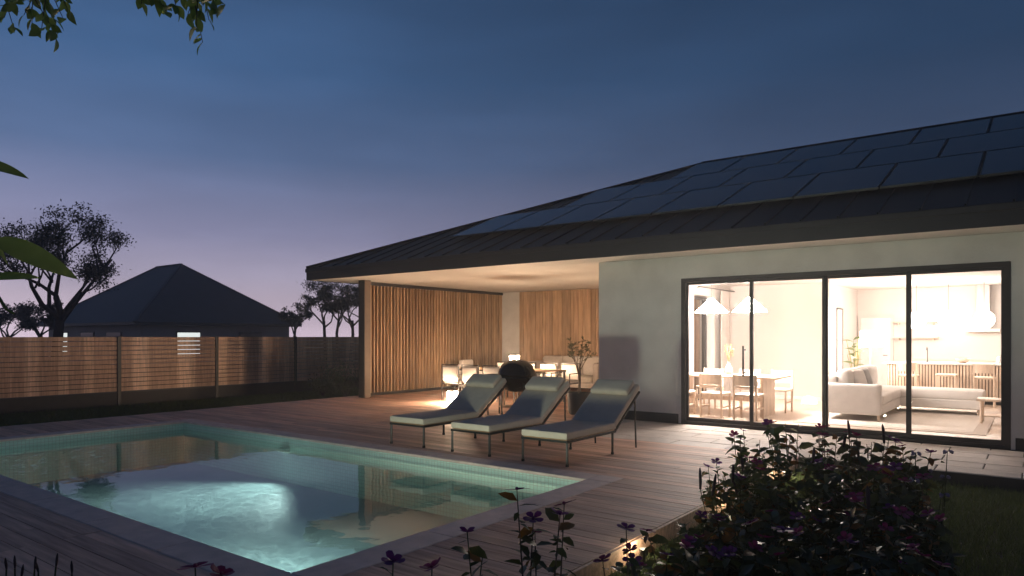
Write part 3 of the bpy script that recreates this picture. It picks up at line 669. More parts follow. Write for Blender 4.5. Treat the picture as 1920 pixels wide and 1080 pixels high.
MB().tube([(.28, -.04, 1.0), (.28, -.09, 1.0), (.18, -.09, 1.0)], .009, 8).build('door_handle', M['steel'], dr)
lp = thing('floor_lamp', 'floor lamp with glowing white drum shade behind the sofa', 'floor lamp', (-3.0, 17.6, 0))
MB().lathe([(.0001, 0), (.15, 0), (.15, .02), (.015, .03), (.012, 1.3)], n=16).build('stand', M['ceram'], lp); MB().lathe([(.23, 1.27), (.20, 1.62), (.195, 1.62), (.225, 1.27)], n=28).build('lamp_shade', M['shade_hot'], lp, smooth=True)
pic = thing('picture', 'thin framed picture on the side wall above the house plant', 'picture', (SX+.001, 18.6, 1.4))
for a in ((0, .02, -.33, -.3, -.8, .8), (0, .02, .3, .33, -.8, .8), (0, .02, -.3, .3, .77, .8), (0, .02, -.3, .3, -.8, -.77)): box(*a).build('picture_frame', M['steel'], pic)
box(0.0, .008, -.3, .3, -.77, .77).build('print', pm('blank_print', (.72, .68, .64), .8, var=.1, scale=3), pic)

def leaf_shape(L, W, curl=.15, fold=.25, n=6, pw=1.0):
    mb = MB(); vs = []; fs = []
    for i in range(n+1):
        t = i/n; w = W/2*math.sin(math.pi*min(1, t**.85*.97+.03))**pw if i < n else 0
        y = L*t; z = -curl*L*t*t
        vs += [(-w, y, z+fold*w), (0, y, z), (w, y, z+fold*w)]
    for i in range(n):
        for k in (0, 1): fs.append((i*3+k, i*3+k+1, i*3+k+4, i*3+k+3))
    return mb.add(vs, fs)
def orient(d, roll=0):
    d = Vector(d).normalized(); q = d.to_track_quat('Y', 'Z'); return (q.to_matrix().to_4x4() @ Matrix.Rotation(roll, 4, 'Y')).to_euler()
def leaf_plant_in():
    t = thing('house_plant', 'tall green leafy plant stem behind the white sofa', 'plant', (-3.2, 16.85, 0))
    MB().lathe([(.0001, 0), (.13, 0), (.17, .3), (.16, .3), (.12, .05)], n=20).build('plant_pot', M['ceram'], t)
    MB().tube([(0, 0, .1), (.02, 0, .7), (-.01, .02, 1.45)], [.012, .01, .005], 6).build('stem', M['leaf_in'], t)
    lm = leaf_shape(.26, .13, .3).mesh('leaf', True); rr = random.Random(4)
    for i in range(14):
        z = .65+i*.06; a = i*2.4; o = link('leaf', lm, M['leaf_in'], t, (0, 0, z), orient((math.cos(a), math.sin(a), .45), rr.uniform(-.4, .4)))
leaf_plant_in()
rv = thing('reed_vase', 'tall vase of dry reeds beside the floor lamp', 'vase', (-3.35, 17.75, 0))
MB().lathe([(.0001, 0), (.10, 0), (.12, .25), (.07, .5), (.08, .55)], n=16).build('vase_body', M['ceram'], rv, smooth=True)
m = MB(); rr = random.Random(9)
for i in range(14): m.tube([(0, 0, .4), (rr.uniform(-.2, .2), rr.uniform(-.2, .2), rr.uniform(1.0, 1.6))], [.004, .008], 5)
m.build('reeds', M['leaf_pale'], rv)

# ------------------------------------------------------------------ porch furniture
def make_lounger():
    t = thing('sun_lounger', 'x', 'sun lounger', group='sun loungers facing the pool')
    w = .325
    for sx in (-1, 1):
        x = sx*(w-.012)
        for y in (.02, 1.10):
            lg = MB().bar((x, y, 0), (x, y, .285), .024, .024, c=.003).build('leg', M['steel'] if y < .5 else M['black'], t)
            MB().box(x-.014, x+.014, y-.014, y+.014, 0.0, .03).build('foot_cap', M['black'], lg)
        MB().bar((x, 1.76, 0), (x, 1.72, .70), .02, .02, c=.003).build('leg', M['black'], t)
        MB().bar((x, 0, .285), (x, 1.18, .285), .024, .03, c=.003).build('side_rail', M['black'], t)
        MB().bar((x, 1.16, .285), (x, 1.86, .745), .024, .03, c=.003).build('back_rail', M['black'], t)
    for p, q in (((-w, .012, .285), (w, .012, .285)), ((-w, 1.16, .283), (w, 1.16, .283)), ((-w, 1.85, .742), (w, 1.85, .742))): MB().bar(p, q, .024, .024).build('cross_rail', M['black'], t)
    box(-w+.012, w-.012, .02, 1.16, .292, .308, .002).build('seat_panel', M['teak'], t)
    cushion(-w, w, -.005, 1.19, .308, .395, .022, .008).build('seat_cushion', M['lounge_fab'], t, smooth=True)
    o = cushion(-w, w, 0, .86, 0, .085, .022, .008).build('back_cushion', M['lounge_fab'], t, smooth=True); o.location = (0, 1.155, .315); o.rotation_euler = (math.atan2(.46, .70), 0, 0)
    p = cushion(-w+.04, w-.04, .57, .84, .088, .17, .03, .012).build('head_pillow', M['lounge_fab'], t, smooth=True); p.location = o.location; p.rotation_euler = o.rotation_euler
    return t
ln = make_lounger()
for i, (x, lab) in enumerate(((-4.60, 'cream sun lounger nearest the window, right one of the row of three'), (-5.74, 'cream sun lounger in the middle of the row of three'), (-6.88, 'cream sun lounger farthest left of the row, closest to the grill shelf'))):
    o = ln if i == 0 else copy_tree(ln)
    o.location = (x, 6.72, .001); o['label'] = lab; o.rotation_euler.z = R((.3, -.5, .2)[i])

gr = thing('kettle_grill', 'round black kettle grill on legs with a side shelf behind the loungers', 'grill', (-7.80, 10.50, 0)); gr.scale = (1.2, 1.2, 1.06)
MB().lathe([(.0001, .43), (.10, .435), (.19, .475), (.26, .56), (.288, .68), (.29, .715)], n=40).build('bowl', M['enamel'], gr, smooth=True)
MB().lathe([(.296, .717), (.298, .735), (.288, .80), (.25, .90), (.17, .975), (.08, 1.005), (.0001, 1.01)], n=40).build('lid', M['enamel'], gr, smooth=True)
hm = MB(); hm.tube([(-.05, 0, 1.0), (-.05, 0, 1.045), (.05, 0, 1.045), (.05, 0, 1.0)], .010, 8); hm.build('lid_handle', M['black'], gr)
MB().lathe([(.0001, 0), (.035, 0), (.035, .008), (.0001, .01)], (.12, -.05, .985), 14).build('vent', M['steel'], gr)
for (x, y) in ((-.47, -.14), (-.45, .13), (.24, -.14), (.22, .13)): MB().tube([(x, y, 0), (x*.98, y, .70 if x < 0 else .60)], .012, 8).build('leg', M['black'], gr)
box(-.56, -.28, -.2, .2, .70, .73, .004).build('side_shelf', M['black'], gr); MB().lathe([(.0001, .16), (.2, .16), (.2, .172), (.0001, .172)], (-.1, 0, 0), 24).build('ash_tray', M['teak'], gr)

def porch_chair():
    t = thing('porch_chair', 'x', 'chair', group='cream porch chairs round the long table')
    w = .25; d = .25
    for sx in (-1, 1):
        x = sx*w
        MB().bar((x, -d, 0), (x, -d, .85), .02, .02).build('leg', M['black'], t); MB().bar((x, d, 0), (x, d, .63), .02, .02).build('leg', M['black'], t)
        MB().bar((x, -d, .63), (x, d+.01, .63), .02, .02).build('armrest', M['black'], t); MB().bar((x, -d, .40), (x, d, .40), .018, .02).build('side_rail', M['black'], t)
    for y in (-d, d): MB().bar((-w, y, .40), (w, y, .40), .018, .02).build('cross_rail', M['black'], t)
    MB().bar((-w-.01, -d, .85), (w+.01, -d, .85), .02, .02).build('top_rail', M['black'], t)
    cushion(-w+.012, w-.012, -d+.03, d+.02, .412, .48, .025, .01).build('seat_cushion', M['white_fab'], t, smooth=True)
    cushion(-w+.015, w-.015, -d-.02, -d+.06, .47, .825, .03, .012).build('back_cushion', M['white_fab'], t, smooth=True)
    return t
pc = porch_chair()
pcs = [(-10.82, 12.22, 2, 'cream porch chair at the near left table end, above the floor lantern'), (-10.2, 12.22, -2, 'cream porch chair second from the left on the near side of the table'), (-9.6, 12.24, 1, 'cream porch chair on the near side of the table just left of the grill'),
       (-8.98, 12.22, 0, 'cream porch chair on the near side hidden behind the grill'), (-10.78, 13.78, 180, 'cream porch chair on the far side of the table left of the lantern'), (-10.1, 13.8, 181, 'cream porch chair on the far side of the table behind the lantern'),
       (-9.46, 13.8, 179, 'cream porch chair on the far side of the table in front of the outdoor sofa'), (-8.84, 13.84, 182, 'cream porch chair at the right end of the far side, beside the olive tree')]
for i, (x, y, a, lab) in enumerate(pcs):
    o = pc if i == 0 else copy_tree(pc)
    o.location = (x, y, 0.001); o.rotation_euler.z = R(a); o['label'] = lab
pt = thing('porch_table', 'long outdoor table with slatted wooden top and black metal frame', 'table', (-9.9, 12.98, 0))
tsm = box(-.045, .045, -.44, .44, .715, .74, .003).mesh('table_slat')
for i in range(27): link('table_slat', tsm, M['teak'], pt, (-1.30+i*.1, 0, 0))
for y in (-.42, .42): MB().bar((-1.34, y, .70), (1.34, y, .70), .03, .028).build('apron', M['black'], pt)
for sx in (-1.3, 1.3):
    for sy in (-.42, .42): MB().bar((sx, sy, 0), (sx, sy, .69), .04, .04).build('leg', M['black'], pt)
def lantern(loc, lab, h, w, power):
    t = thing('lantern', lab, 'lantern', loc, 0, 'glowing porch lanterns')
    box(-w/2, w/2, -w/2, w/2, 0, .015).build('base', M['black'], t)
    box(-w/2+.012, w/2-.012, -w/2+.012, w/2-.012, .016, h-.02).build('glass_light', M['lantern_hot'], t)
    for sx in (-1, 1):
        for sy in (-1, 1): MB().bar((sx*(w/2-.005), sy*(w/2-.005), .015), (sx*(w/2-.005), sy*(w/2-.005), h-.018), .008, .008).build('edge_post', M['black'], t)
    box(-w/2-.005, w/2+.005, -w/2-.005, w/2+.005, h-.018, h).build('cap', M['black'], t)
    MB().tube([(-.04, 0, h), (-.03, 0, h+.03), (.03, 0, h+.03), (.04, 0, h)], .004, 6).build('handle', M['black'], t)
lantern((-9.72, 13.0, .741), 'tall glowing lantern standing on the porch table', .33, .18, 1)
lantern((-10.50, 11.70, .002), 'glowing square lantern standing on the deck by the porch chairs', .28, .18, 1)
ps = thing('porch_sofa', 'cream three-seat outdoor sofa against the timber cladding', 'sofa', (-10.4, 16.45, 0))
box(-1.15, 1.15, -.42, .42, .12, .26, .02).build('base', M['white_fab'], ps)
for i in range(3): cushion(-1.0+i*.667, -.335+i*.667, -.44, .25, .26, .43, .05, .015).build('seat_cushion', M['white_fab'], ps, smooth=True); cushion(-1.0+i*.667, -.335+i*.667, .16, .38, .42, .95, .07, .03).build('back_cushion', M['white_fab'], ps, smooth=True)
for sx in (-1, 1): cushion(min(sx*1.0, sx*1.17), max(sx*1.0, sx*1.17), -.43, .42, .12, .80, .06, .01).build('armrest', M['white_fab'], ps, smooth=True)
cushion(-1.16, 1.16, .36, .46, .12, .9, .04, .01).build('back_frame', M['white_fab'], ps, smooth=True)
for sx in (-1.05, 1.05):
    for sy in (-.36, .38): MB().tube([(sx, sy, 0), (sx, sy, .125)], [.015, .02], 8).build('leg', M['teak'], ps)
ac = thing('porch_armchair', 'cream outdoor armchair in front of the slat screen', 'armchair', (-12.3, 14.7, 0), R(-70))
box(-.38, .38, -.36, .36, .12, .26, .02).build('base', M['white_fab'], ac); cushion(-.3, .3, -.26, .38, .26, .43, .05, .015).build('seat_cushion', M['white_fab'], ac, smooth=True); cushion(-.38, .38, -.4, -.22, .13, .86, .06, .02).build('backrest', M['white_fab'], ac, smooth=True)
for sx in (-1, 1): cushion(min(sx*.29, sx*.41), max(sx*.29, sx*.41), -.3, .38, .12, .62, .05, .01).build('armrest', M['white_fab'], ac, smooth=True)
for sx in (-.32, .32):
    for sy in (-.3, .3): MB().tube([(sx, sy, 0), (sx, sy, .125)], .015, 8).build('leg', M['teak'], ac)

# potted olive tree
ol = thing('potted_olive', 'small sparse olive tree in a dark round pot beside the house corner', 'potted tree', (-7.05, 11.50, 0))
MB().lathe([(.0001, 0), (.17, 0), (.20, .03), (.225, .42), (.205, .42), (.19, .36)], n=28).build('plant_pot', M['pot'], ol, smooth=True); MB().lathe([(.0001, .36), (.2, .36), (.2, .362)], n=20).build('soil', M['soil'], ol)
rr = random.Random(12); tm = MB(); olm = [leaf_shape(.085, .026, .1, n=3).mesh('leaf', True), leaf_shape(.07, .024, -.1, n=3).mesh('leaf', True)]
tm.tube([(0, 0, .34), (.01, 0, .6), (-.005, .01, .82)], [.016, .014, .013], 7)
ends = []
for i in range(7):
    a = i*.9+.3; rad = rr.uniform(.12, .34); e = Vector((math.cos(a)*rad, math.sin(a)*rad, rr.uniform(1.2, 1.5))); s0 = Vector((-.005, .01, .78+rr.uniform(-.06, .04))); mid = s0.lerp(e, .5)+Vector((rr.uniform(-.03, .03), rr.uniform(-.03, .03), -.02))
    tm.tube([s0, mid, e], [.009, .006, .003], 6)
    for k in range(4):
        b0 = mid.lerp(e, k/4+.1); b1 = b0+Vector((rr.uniform(-.14, .14), rr.uniform(-.14, .14), rr.uniform(.02, .14))); tm.tube([b0, b1], [.003, .0015], 5); ends.append((b0, b1))
    ends.append((mid, e))
tm.build('trunk', M['twig'], ol, smooth=True)
for (a, b_) in ends:
    for k in range(7):
        p = a.lerp(b_, .35+.65*rr.random()); link('leaf', rr.choice(olm), M['leaf_olive'], ol, p, orient((rr.uniform(-1, 1), rr.uniform(-1, 1), rr.uniform(-.1, .9)), rr.uniform(-1, 1)))

# ------------------------------------------------------------------ fence
def make_fence():
    fx = -17.3; y0 = 2.6-2.45*2; n = 9
    t = thing('garden_fence', 'horizontal brown timber board fence with dark posts along the left lawn', 'fence', (fx, 10, GZ))
    post = box(-.04, .04, -.04, .04, 0, 1.65, .004).mesh('post')
    bh = .108; bm = box(-.012, .012, .045, 2.405, 0, bh-.013, .003).mesh('board')
    for i in range(n+1):
        link('post', post, M['fascia'], t, (0, y0+i*2.45-10, 0))
        if i == n: break
        for k in range(12): link('board', bm, M['fence'], t, (0, y0+i*2.45-10, .355+k*bh))
        link('plinth_board', box(-.02, .02, .042, 2.408, 0, .32, .004).mesh('plinth_board'), M['plinth'], t, (0, y0+i*2.45-10, 0)); link('metal_cap', box(-.03, .03, .042, 2.408, .3205, .345, .002).mesh('metal_cap'), M['fascia'], t, (0, y0+i*2.45-10, 0))
make_fence()

# ------------------------------------------------------------------ neighbour's house
nb = thing('neighbour_house', 'grey neighbouring bungalow with dark pyramid hip roof behind the fence', 'house', (-46.5, 23.3, GZ)); NW = dict(parent=nb, world=True)
nx0, nx1, ny0, ny1, ez, rz = -53.6, -39.4, 17.9, 28.8, 2.18, 6.25
hl = (ny1-ny0)/2
MB().add([(nx0, ny0, ez+.14), (nx1, ny0, ez+.14), (nx1, ny1, ez+.14), (nx0, ny1, ez+.14), (nx0+hl, ny0+hl, rz), (nx1-hl, ny0+hl, rz)], [(0, 1, 5, 4), (1, 2, 5), (2, 3, 4, 5), (3, 0, 4), (3, 2, 1, 0)]).build('roof', M['nroof'], **NW)
rc_ = MB()
for p, q in (((nx0, ny0), (nx0+hl, ny0+hl)), ((nx1, ny0), (nx1-hl, ny0+hl)), ((nx1, ny1), (nx1-hl, ny0+hl)), ((nx0, ny1), (nx0+hl, ny0+hl))): MB().bar((*p, ez+.15), (*q, rz+.02), .16, .06).build('hip_cap', M['nroof'], **NW)
MB().bar((nx0+hl, ny0+hl, rz+.03), (nx1-hl, ny0+hl, rz+.03), .18, .06).build('ridge_cap', M['nroof'], **NW)
box(nx0+.02, nx1-.02, ny0+.02, ny1-.02, ez-.02, ez+.138).build('eaves', M['fascia'], **NW)
box(nx0+.6, nx1-.6, ny0+.6, ny1-.6, GZ, ez-.03).build('wall', M['nwall'], **NW)
def nwin(face, a, b_, z0, z1, lit):
    if face == 'y': bb = (a, b_, ny0+.55, ny0+.598); pn = (a+.07, b_-.07, ny0+.53, ny0+.548)
    else: bb = (nx1-.598, nx1-.55, a, b_); pn = (nx1-.548, nx1-.53, a+.07, b_-.07)
    f = box(*bb, z0, z1).build('window', M['frame'], **NW); box(*pn, z0+.07, z1-.07).build('pane', M['nwin_lit'] if lit else M['nwin'], f)
nwin('y', -51.35, -49.75, .35, 1.80, True); nwin('y', -47.8, -45.9, .9, 1.80, False); nwin('y', -44.2, -42.25, .9, 1.80, False)
nwin('x', 20.5, 22.0, .40, 1.80, True); nwin('x', 24.5, 26.1, .40, 1.80, False)

# ------------------------------------------------------------------ vegetation
CA, SA = math.cos(R(37)), math.sin(R(37))
def at(px, depth, z):
    """a world point: bearing of a picture column, distance ahead of the camera, height"""
    r = (px-960)/1300*depth
    return Vector((CA*r-SA*depth, SA*r+CA*depth, z))
def zpx(py, depth): return 1.5-(py-631)/1300*depth
def np_leaves(P, Dr, Nn, L, W, name, mat, parent, loc):
    """one mesh of folded leaves: base, two sides, tip"""
    P = np.asarray(P, float); Dr = np.asarray(Dr, float); Nn = np.asarray(Nn, float); L = np.asarray(L)[:, None]; W = np.asarray(W)[:, None]
    Dr /= np.linalg.norm(Dr, axis=1)[:, None]+1e-9
    S = np.cross(Dr, Nn); S /= np.linalg.norm(S, axis=1)[:, None]+1e-9; U = np.cross(S, Dr)
    n = len(P)
    b = P; m1 = P+Dr*L*.35; m2 = P+Dr*L*.72-U*L*.06; tp = P+Dr*L-U*L*.16
    V = np.stack([b, m1-S*W*.5+U*W*.12, m1, m1+S*W*.5+U*W*.12, m2-S*W*.36+U*W*.06, m2, m2+S*W*.36+U*W*.06, tp], 1).reshape(-1, 3)
    F = np.array([[0, 2, 1, 1], [0, 3, 2, 2], [1, 2, 5, 4], [2, 3, 6, 5], [4, 5, 7, 7], [5, 6, 7, 7]])
    faces = []
    base = np.arange(n)[:, None]*8
    tri = np.array([[0, 2, 1], [0, 3, 2], [4, 5, 7], [5, 6, 7], [1, 2, 5], [1, 5, 4], [2, 3, 6], [2, 6, 5]])
    T = (base[:, :, None]+tri[None]).reshape(-1, 3)
    return np_mesh(V, T, name, mat, parent, loc, True)
def np_small(P, Dr, Nn, L, W, name, mat, parent, loc):
    P = np.asarray(P, float); Dr = np.asarray(Dr, float); Nn = np.asarray(Nn, float); L = np.asarray(L)[:, None]; W = np.asarray(W)[:, None]
    Dr /= np.linalg.norm(Dr, axis=1)[:, None]+1e-9
    S = np.cross(Dr, Nn); S /= np.linalg.norm(S, axis=1)[:, None]+1e-9; U = np.cross(S, Dr)
    V = np.stack([P, P+Dr*L*.5-S*W*.5+U*W*.15, P+Dr*L, P+Dr*L*.5+S*W*.5+U*W*.15], 1).reshape(-1, 3)
    T = (np.arange(len(P))[:, None, None]*4+np.array([[0, 2, 1], [0, 3, 2]])[None]).reshape(-1, 3)
    return np_mesh(V, T, name, mat, parent, loc, False)
def np_mesh(V, T, name, mat, parent, loc, smooth):
    me = bpy.data.meshes.new(name); me.vertices.add(len(V)); me.vertices.foreach_set('co', V.ravel().astype(np.float32))
    me.loops.add(len(T)*3); me.loops.foreach_set('vertex_index', T.ravel().astype(np.int32)); me.polygons.add(len(T))
    me.polygons.foreach_set('loop_start', (np.arange(len(T))*3).astype(np.int32))
    if smooth: me.polygons.foreach_set('use_smooth', np.ones(len(T), bool))
    me.update(); me.validate()
    return link(name, me, mat, parent, loc)

def tree(name, label, base, fork_h, top, cw, seed, leaf=.08, nleaf=6000, lean=(0, 0), group=None, trunk_r=.14, cat='tree', squash=.55, nl=6):
    g = random.Random(seed); ng = np.random.default_rng(seed)
    t = thing(name, label, cat, base, 0, group)
    tm = MB(); fk = Vector((lean[0], lean[1], fork_h))
    tm.tube([(0, 0, 0), fk*.35+Vector((g.uniform(-.1, .1), g.uniform(-.1, .1), 0)), fk*.7+Vector((g.uniform(-.12, .12), g.uniform(-.12, .12), 0)), fk], [trunk_r*1.25, trunk_r, trunk_r*.9, trunk_r*.8], 9)
    tips = []
    def limb(p, q, r0, lev):
        d = q-p; L = d.length; side = Vector((g.uniform(-1, 1), g.uniform(-1, 1), g.uniform(-.3, .6)))*L*.16
        pts = [p, p+d*.33+side, p+d*.68+side*.8, q]; tm.tube(pts, [r0, r0*.8, r0*.6, r0*.35], 6 if lev < 2 else 4)
        if lev < 3:
            for k in range(3 if lev else 4):
                f = g.uniform(.35, .95); s0 = pts[1].lerp(pts[3], f); dd = (d.normalized()+Vector((g.uniform(-1, 1), g.uniform(-1, 1), g.uniform(-.35, .65)))*.95).normalized()
                limb(s0, s0+dd*L*g.uniform(.35, .6), r0*.42, lev+1)
        if lev >= 1:
            tips.append(q)
            if lev >= 2: tips.append(pts[2])
    H_ = top-fork_h
    for i in range(nl):
        a = i*2*math.pi/nl+g.uniform(-.4, .4); rr_ = cw/2*g.uniform(.35, .85); e = fk+Vector((math.cos(a)*rr_, math.sin(a)*rr_, H_*g.uniform(.30, .88)))
        limb(fk-Vector((0, 0, g.uniform(0, fork_h*.18))), e, trunk_r*.55, 0)
    tm.build('trunk', M['bark'], t, smooth=True)
    tips_ = np.array([tuple(v) for v in tips]); keep = tips_[:, 2] > fork_h*.72; tips_ = tips_[keep]
    # squeeze overshooting twigs back to the crown
    idx = ng.integers(0, len(tips_), nleaf); wgt = ng.normal(0, 1, (nleaf, 3))*np.array([.16, .16, .10])*cw/4
    P = tips_[idx]+wgt
    Dr = ng.normal(0, 1, (nleaf, 3)); Nn = ng.normal(0, .5, (nleaf, 3))+np.array([0, 0, 1])
    np_small(P, Dr, Nn, ng.uniform(.7, 1.3, nleaf)*leaf, ng.uniform(.4, .6, nleaf)*leaf, 'crown', M['leaf_tree'], t, (0, 0, 0))
    return t
tree('broad_tree', 'large dark spreading tree between fence and neighbouring house', at(100, 24, GZ), 2.6, 5.1, 4.3, 21, .10, 13000, (.35, .1), trunk_r=.17)
far = [(12, 34, 3.4, 3.2, 'small distant tree at the far left edge behind the fence'), (80, 32, 3.6, 2.2, 'small distant tree behind the trunk of the large tree'), (233, 52, 5.4, 3.4, 'distant tree top peeping over the left roof slope'),
       (557, 40, 3.9, 2.2, 'small separate tree just right of the neighbouring roof'), (612, 38, 5.0, 3.2, 'leaning tree left in the clump behind the porch column'), (633, 41, 5.2, 3.4, 'tall tree in the middle of the clump behind the porch column'), (655, 37, 5.0, 3.6, 'dense tree nearest the porch column in the clump'), (688, 42, 5.2, 3.4, 'tree partly hidden behind the porch column')]
for i, (px, d, h, cw, lab) in enumerate(far):
    tree('distant_tree', lab, at(px, d, GZ), h*.50, h*.80, cw*.85, 40+i, .12, 3600, (random.Random(i).uniform(-.4, .4), 0), 'trees beyond the fence', .09, nl=5)

# shrubs beside the screen
def shrub(label, p, w, h, seed, leaf=.06, n=1500):
    g = random.Random(seed); ng = np.random.default_rng(seed); t = thing('shrub', label, 'shrub', p, 0, 'dark shrubs left of the porch')
    sm = MB(); tips = []
    for i in range(12):
        a = g.uniform(0, 6.3); e = Vector((math.cos(a)*w/2*g.random(), math.sin(a)*w/2*g.random(), h*g.uniform(.5, 1))); sm.tube([(0, 0, 0), e*.5+Vector((0, 0, h*.1)), e], [.012, .008, .004], 5); tips += [e, e*.75, e*.5+Vector((0, 0, h*.1))]
    sm.build('stems', M['bark'], t)
    T_ = np.array([tuple(v) for v in tips]); P = T_[ng.integers(0, len(T_), n)]+ng.normal(0, 1, (n, 3))*w*.11; P[:, 2] = np.abs(P[:, 2])
    np_small(P, ng.normal(0, 1, (n, 3))+[0, 0, .5], ng.normal(0, .5, (n, 3))+[0, 0, 1], ng.uniform(.7, 1.3, n)*leaf, ng.uniform(.4, .6, n)*leaf, 'foliage', M['leaf_bed'], t, (0, 0, 0))
shrub('low dark shrub on the lawn left of the porch column', at(648, 18.2, GZ), 1.3, .85, 3); shrub('small dark shrub in front of the fence near the porch', at(605, 18.8, GZ), 1.0, .6, 4)

# overhanging tree at the upper left: trunk out of view, twigs hanging into the picture
def overhang():
    g = random.Random(31); base = at(-330, 3.0, GZ)
    t = thing('overhanging_tree', 'leafy twigs hanging into the top left corner', 'tree', base)
    tm = MB(); w = lambda px, d, z: at(px, d, z)-base
    top = Vector((0, 0, 3.4)); tm.tube([(0, 0, 0), (.05, 0, 1.8), top], [.10, .08, .06], 10)
    l1 = [top, w(-100, 3.1, 3.45), w(60, 3.2, 3.42), w(240, 3.25, 3.36), w(400, 3.3, 3.32)]; tm.tube(l1, [.045, .035, .028, .02, .01], 8)
    tm.build('trunk', M['bark'], t, smooth=True)
    lms = [leaf_shape(.064, .036, .18, n=5).mesh('leaf', True), leaf_shape(.050, .034, -.05, n=5).mesh('leaf', True), leaf_shape(.070, .038, .35, n=5).mesh('leaf', True)]
    tw = MB(); spots = []
    # twig: start above the frame, end px/py
    ends = [(8, 45), (25, 62), (45, 40), (60, 55), (78, 66), (95, 60), (105, 84), (118, 46), (128, 32), (88, 20), (30, 18), (-20, 50), (-30, 20), (265, 20), (292, 10), (312, 34), (330, 24), (352, 40), (368, 62), (380, 92), (392, 50), (405, 24), (422, 22), (340, 5), (300, -20), (130, -30), (190, -40), (360, -30), (410, -30), (450, -45)]
    for (px, py) in ends:
        d = 3.2+g.uniform(-.25, .25); e = w(px, d, zpx(py-12, d)); sx = px-g.uniform(-90, 150); s0 = w(sx, 3.2, 3.40-.0002*max(0, sx)); mid = s0.lerp(e, .55)+Vector((g.uniform(-.03, .03), g.uniform(-.03, .03), .05))
        tw.tube([s0, mid, e], [.006, .0035, .0015], 5)
        for k in range(8):
            f = g.uniform(.55, 1.0) if k else 1; p = mid.lerp(e, (f-.5)*2 if f > .5 else 0)
            dd = (e-mid).normalized()*.7+Vector((g.uniform(-1, 1), g.uniform(-1, 1), g.uniform(-.7, .5)))*1.1
            link('leaf', g.choice(lms), M['leaf_pale'] if (px > 360 and g.random() < .35) else M['leaf_near'], t, p, orient(dd, g.uniform(-1.2, 1.2)))
    tw.build('twigs', M['bark'], t)
overhang()
def broadleaf():
    base = at(-95, 1.25, GZ); t = thing('broadleaf_shrub', 'large green leaves reaching in at the left edge', 'shrub', base); w = lambda px, d, py: at(px, d, zpx(py, d))-base
    st = MB(); st.tube([(0, 0, 0), w(-90, 1.25, 700), w(-80, 1.25, 500), w(-85, 1.25, 300), w(-80, 1.25, 200)], [.012, .010, .008, .006, .003], 8); st.build('stem', M['twig'], t, smooth=True)
    def bl(p0, p1, W, roll, curl, py=False):
        a = w(*p0); b_ = w(*p1); L = (b_-a).length; link('leaf', leaf_shape(L, W, curl, .35, 10, .8).mesh('leaf', True), M['leaf_near'], t, a, orient(b_-a+Vector((0, 0, curl*L)), roll)); return a
    pet = MB()
    for p0, p1, W, roll, curl in (((-8, 1.22, 448), (128, 1.15, 530), .038, .9, .10), ((-45, 1.2, 525), (77, 1.2, 522), .036, .5, .0), ((-70, 1.25, 300), (44, 1.2, 336), .030, .6, .1), ((-50, 1.3, 430), (22, 1.3, 500), .045, -.7, .15),
                                  ((-70, 1.25, 240), (-160, 1.2, 300), .05, .4, .2), ((-85, 1.25, 560), (-190, 1.3, 600), .05, .4, .2), ((-85, 1.25, 640), (-10, 1.35, 690), .045, .4, .2)):
        a = bl(p0, p1, W, roll, curl); pet.tube([w(-84, 1.25, p0[2]+25), a], [.003, .002], 5)
    pet.tube([w(-60, 1.25, 520), w(-4, 1.22, 555), w(12, 1.2, 580), w(26, 1.2, 588)], [.004, .003, .0025, .002], 6)
    pet.build('leaf_stalks', M['leaf_near'], t)
broadleaf()

# flower bed
def flower_mesh(rad, n=5, cup=.25):
    mb = MB()
    for k in range(n):
        a = 2*math.pi*k/n; vs = [(0, 0, 0)]
        for (f, wd) in ((.35, -.18), (.7, -.34), (.97, -.2), (1.03, 0), (.97, .2), (.7, .34), (.35, .18)):
            b_ = a+wd*1.6; vs.append((math.cos(b_)*rad*f, math.sin(b_)*rad*f, cup*rad*f*f*(.6+.4*math.cos(k*2.1))+.05*rad*abs(wd)))
        mb.add(vs, [(0, i, i+1) for i in range(1, 7)]+[(0, 7, 1)])
    mb.sphere((0, 0, .004), rad*.14, 8, 5)
    return mb.mesh('flower', True)
FL = [flower_mesh(.040), flower_mesh(.050, 5, .1), flower_mesh(.036, 6, .5)]
fmats = ['petal', 'petal', 'petal2']
FM = []
for k, f in enumerate(FL):
    for mt in ('petal', 'petal2'):
        c = f.copy(); c.materials.append(M[mt]); FM.append(c)
cl = MB(); gq = random.Random(2)
for i in range(16):
    a = gq.uniform(0, 6.3); r0 = .03*math.sqrt(gq.random()); cl.sphere((math.cos(a)*r0, math.sin(a)*r0, gq.uniform(-.006, .006)), .008, 6, 4)
CLM = cl.mesh('flower_cluster', True); CLM.materials.append(M['petal3'])
spk = MB(); spk.lathe([(.0001, 0), (.010, .004), (.014, .05), (.013, .10), (.008, .14), (.0001, .155)], n=8)
for i, v_ in enumerate(spk.v):
    k = 1+.18*math.sin(i*5.3); spk.v[i] = (v_[0]*k, v_[1]*k, v_[2])
SPK = spk.mesh('flower_spike', True); SPK.materials.append(M['spike'])
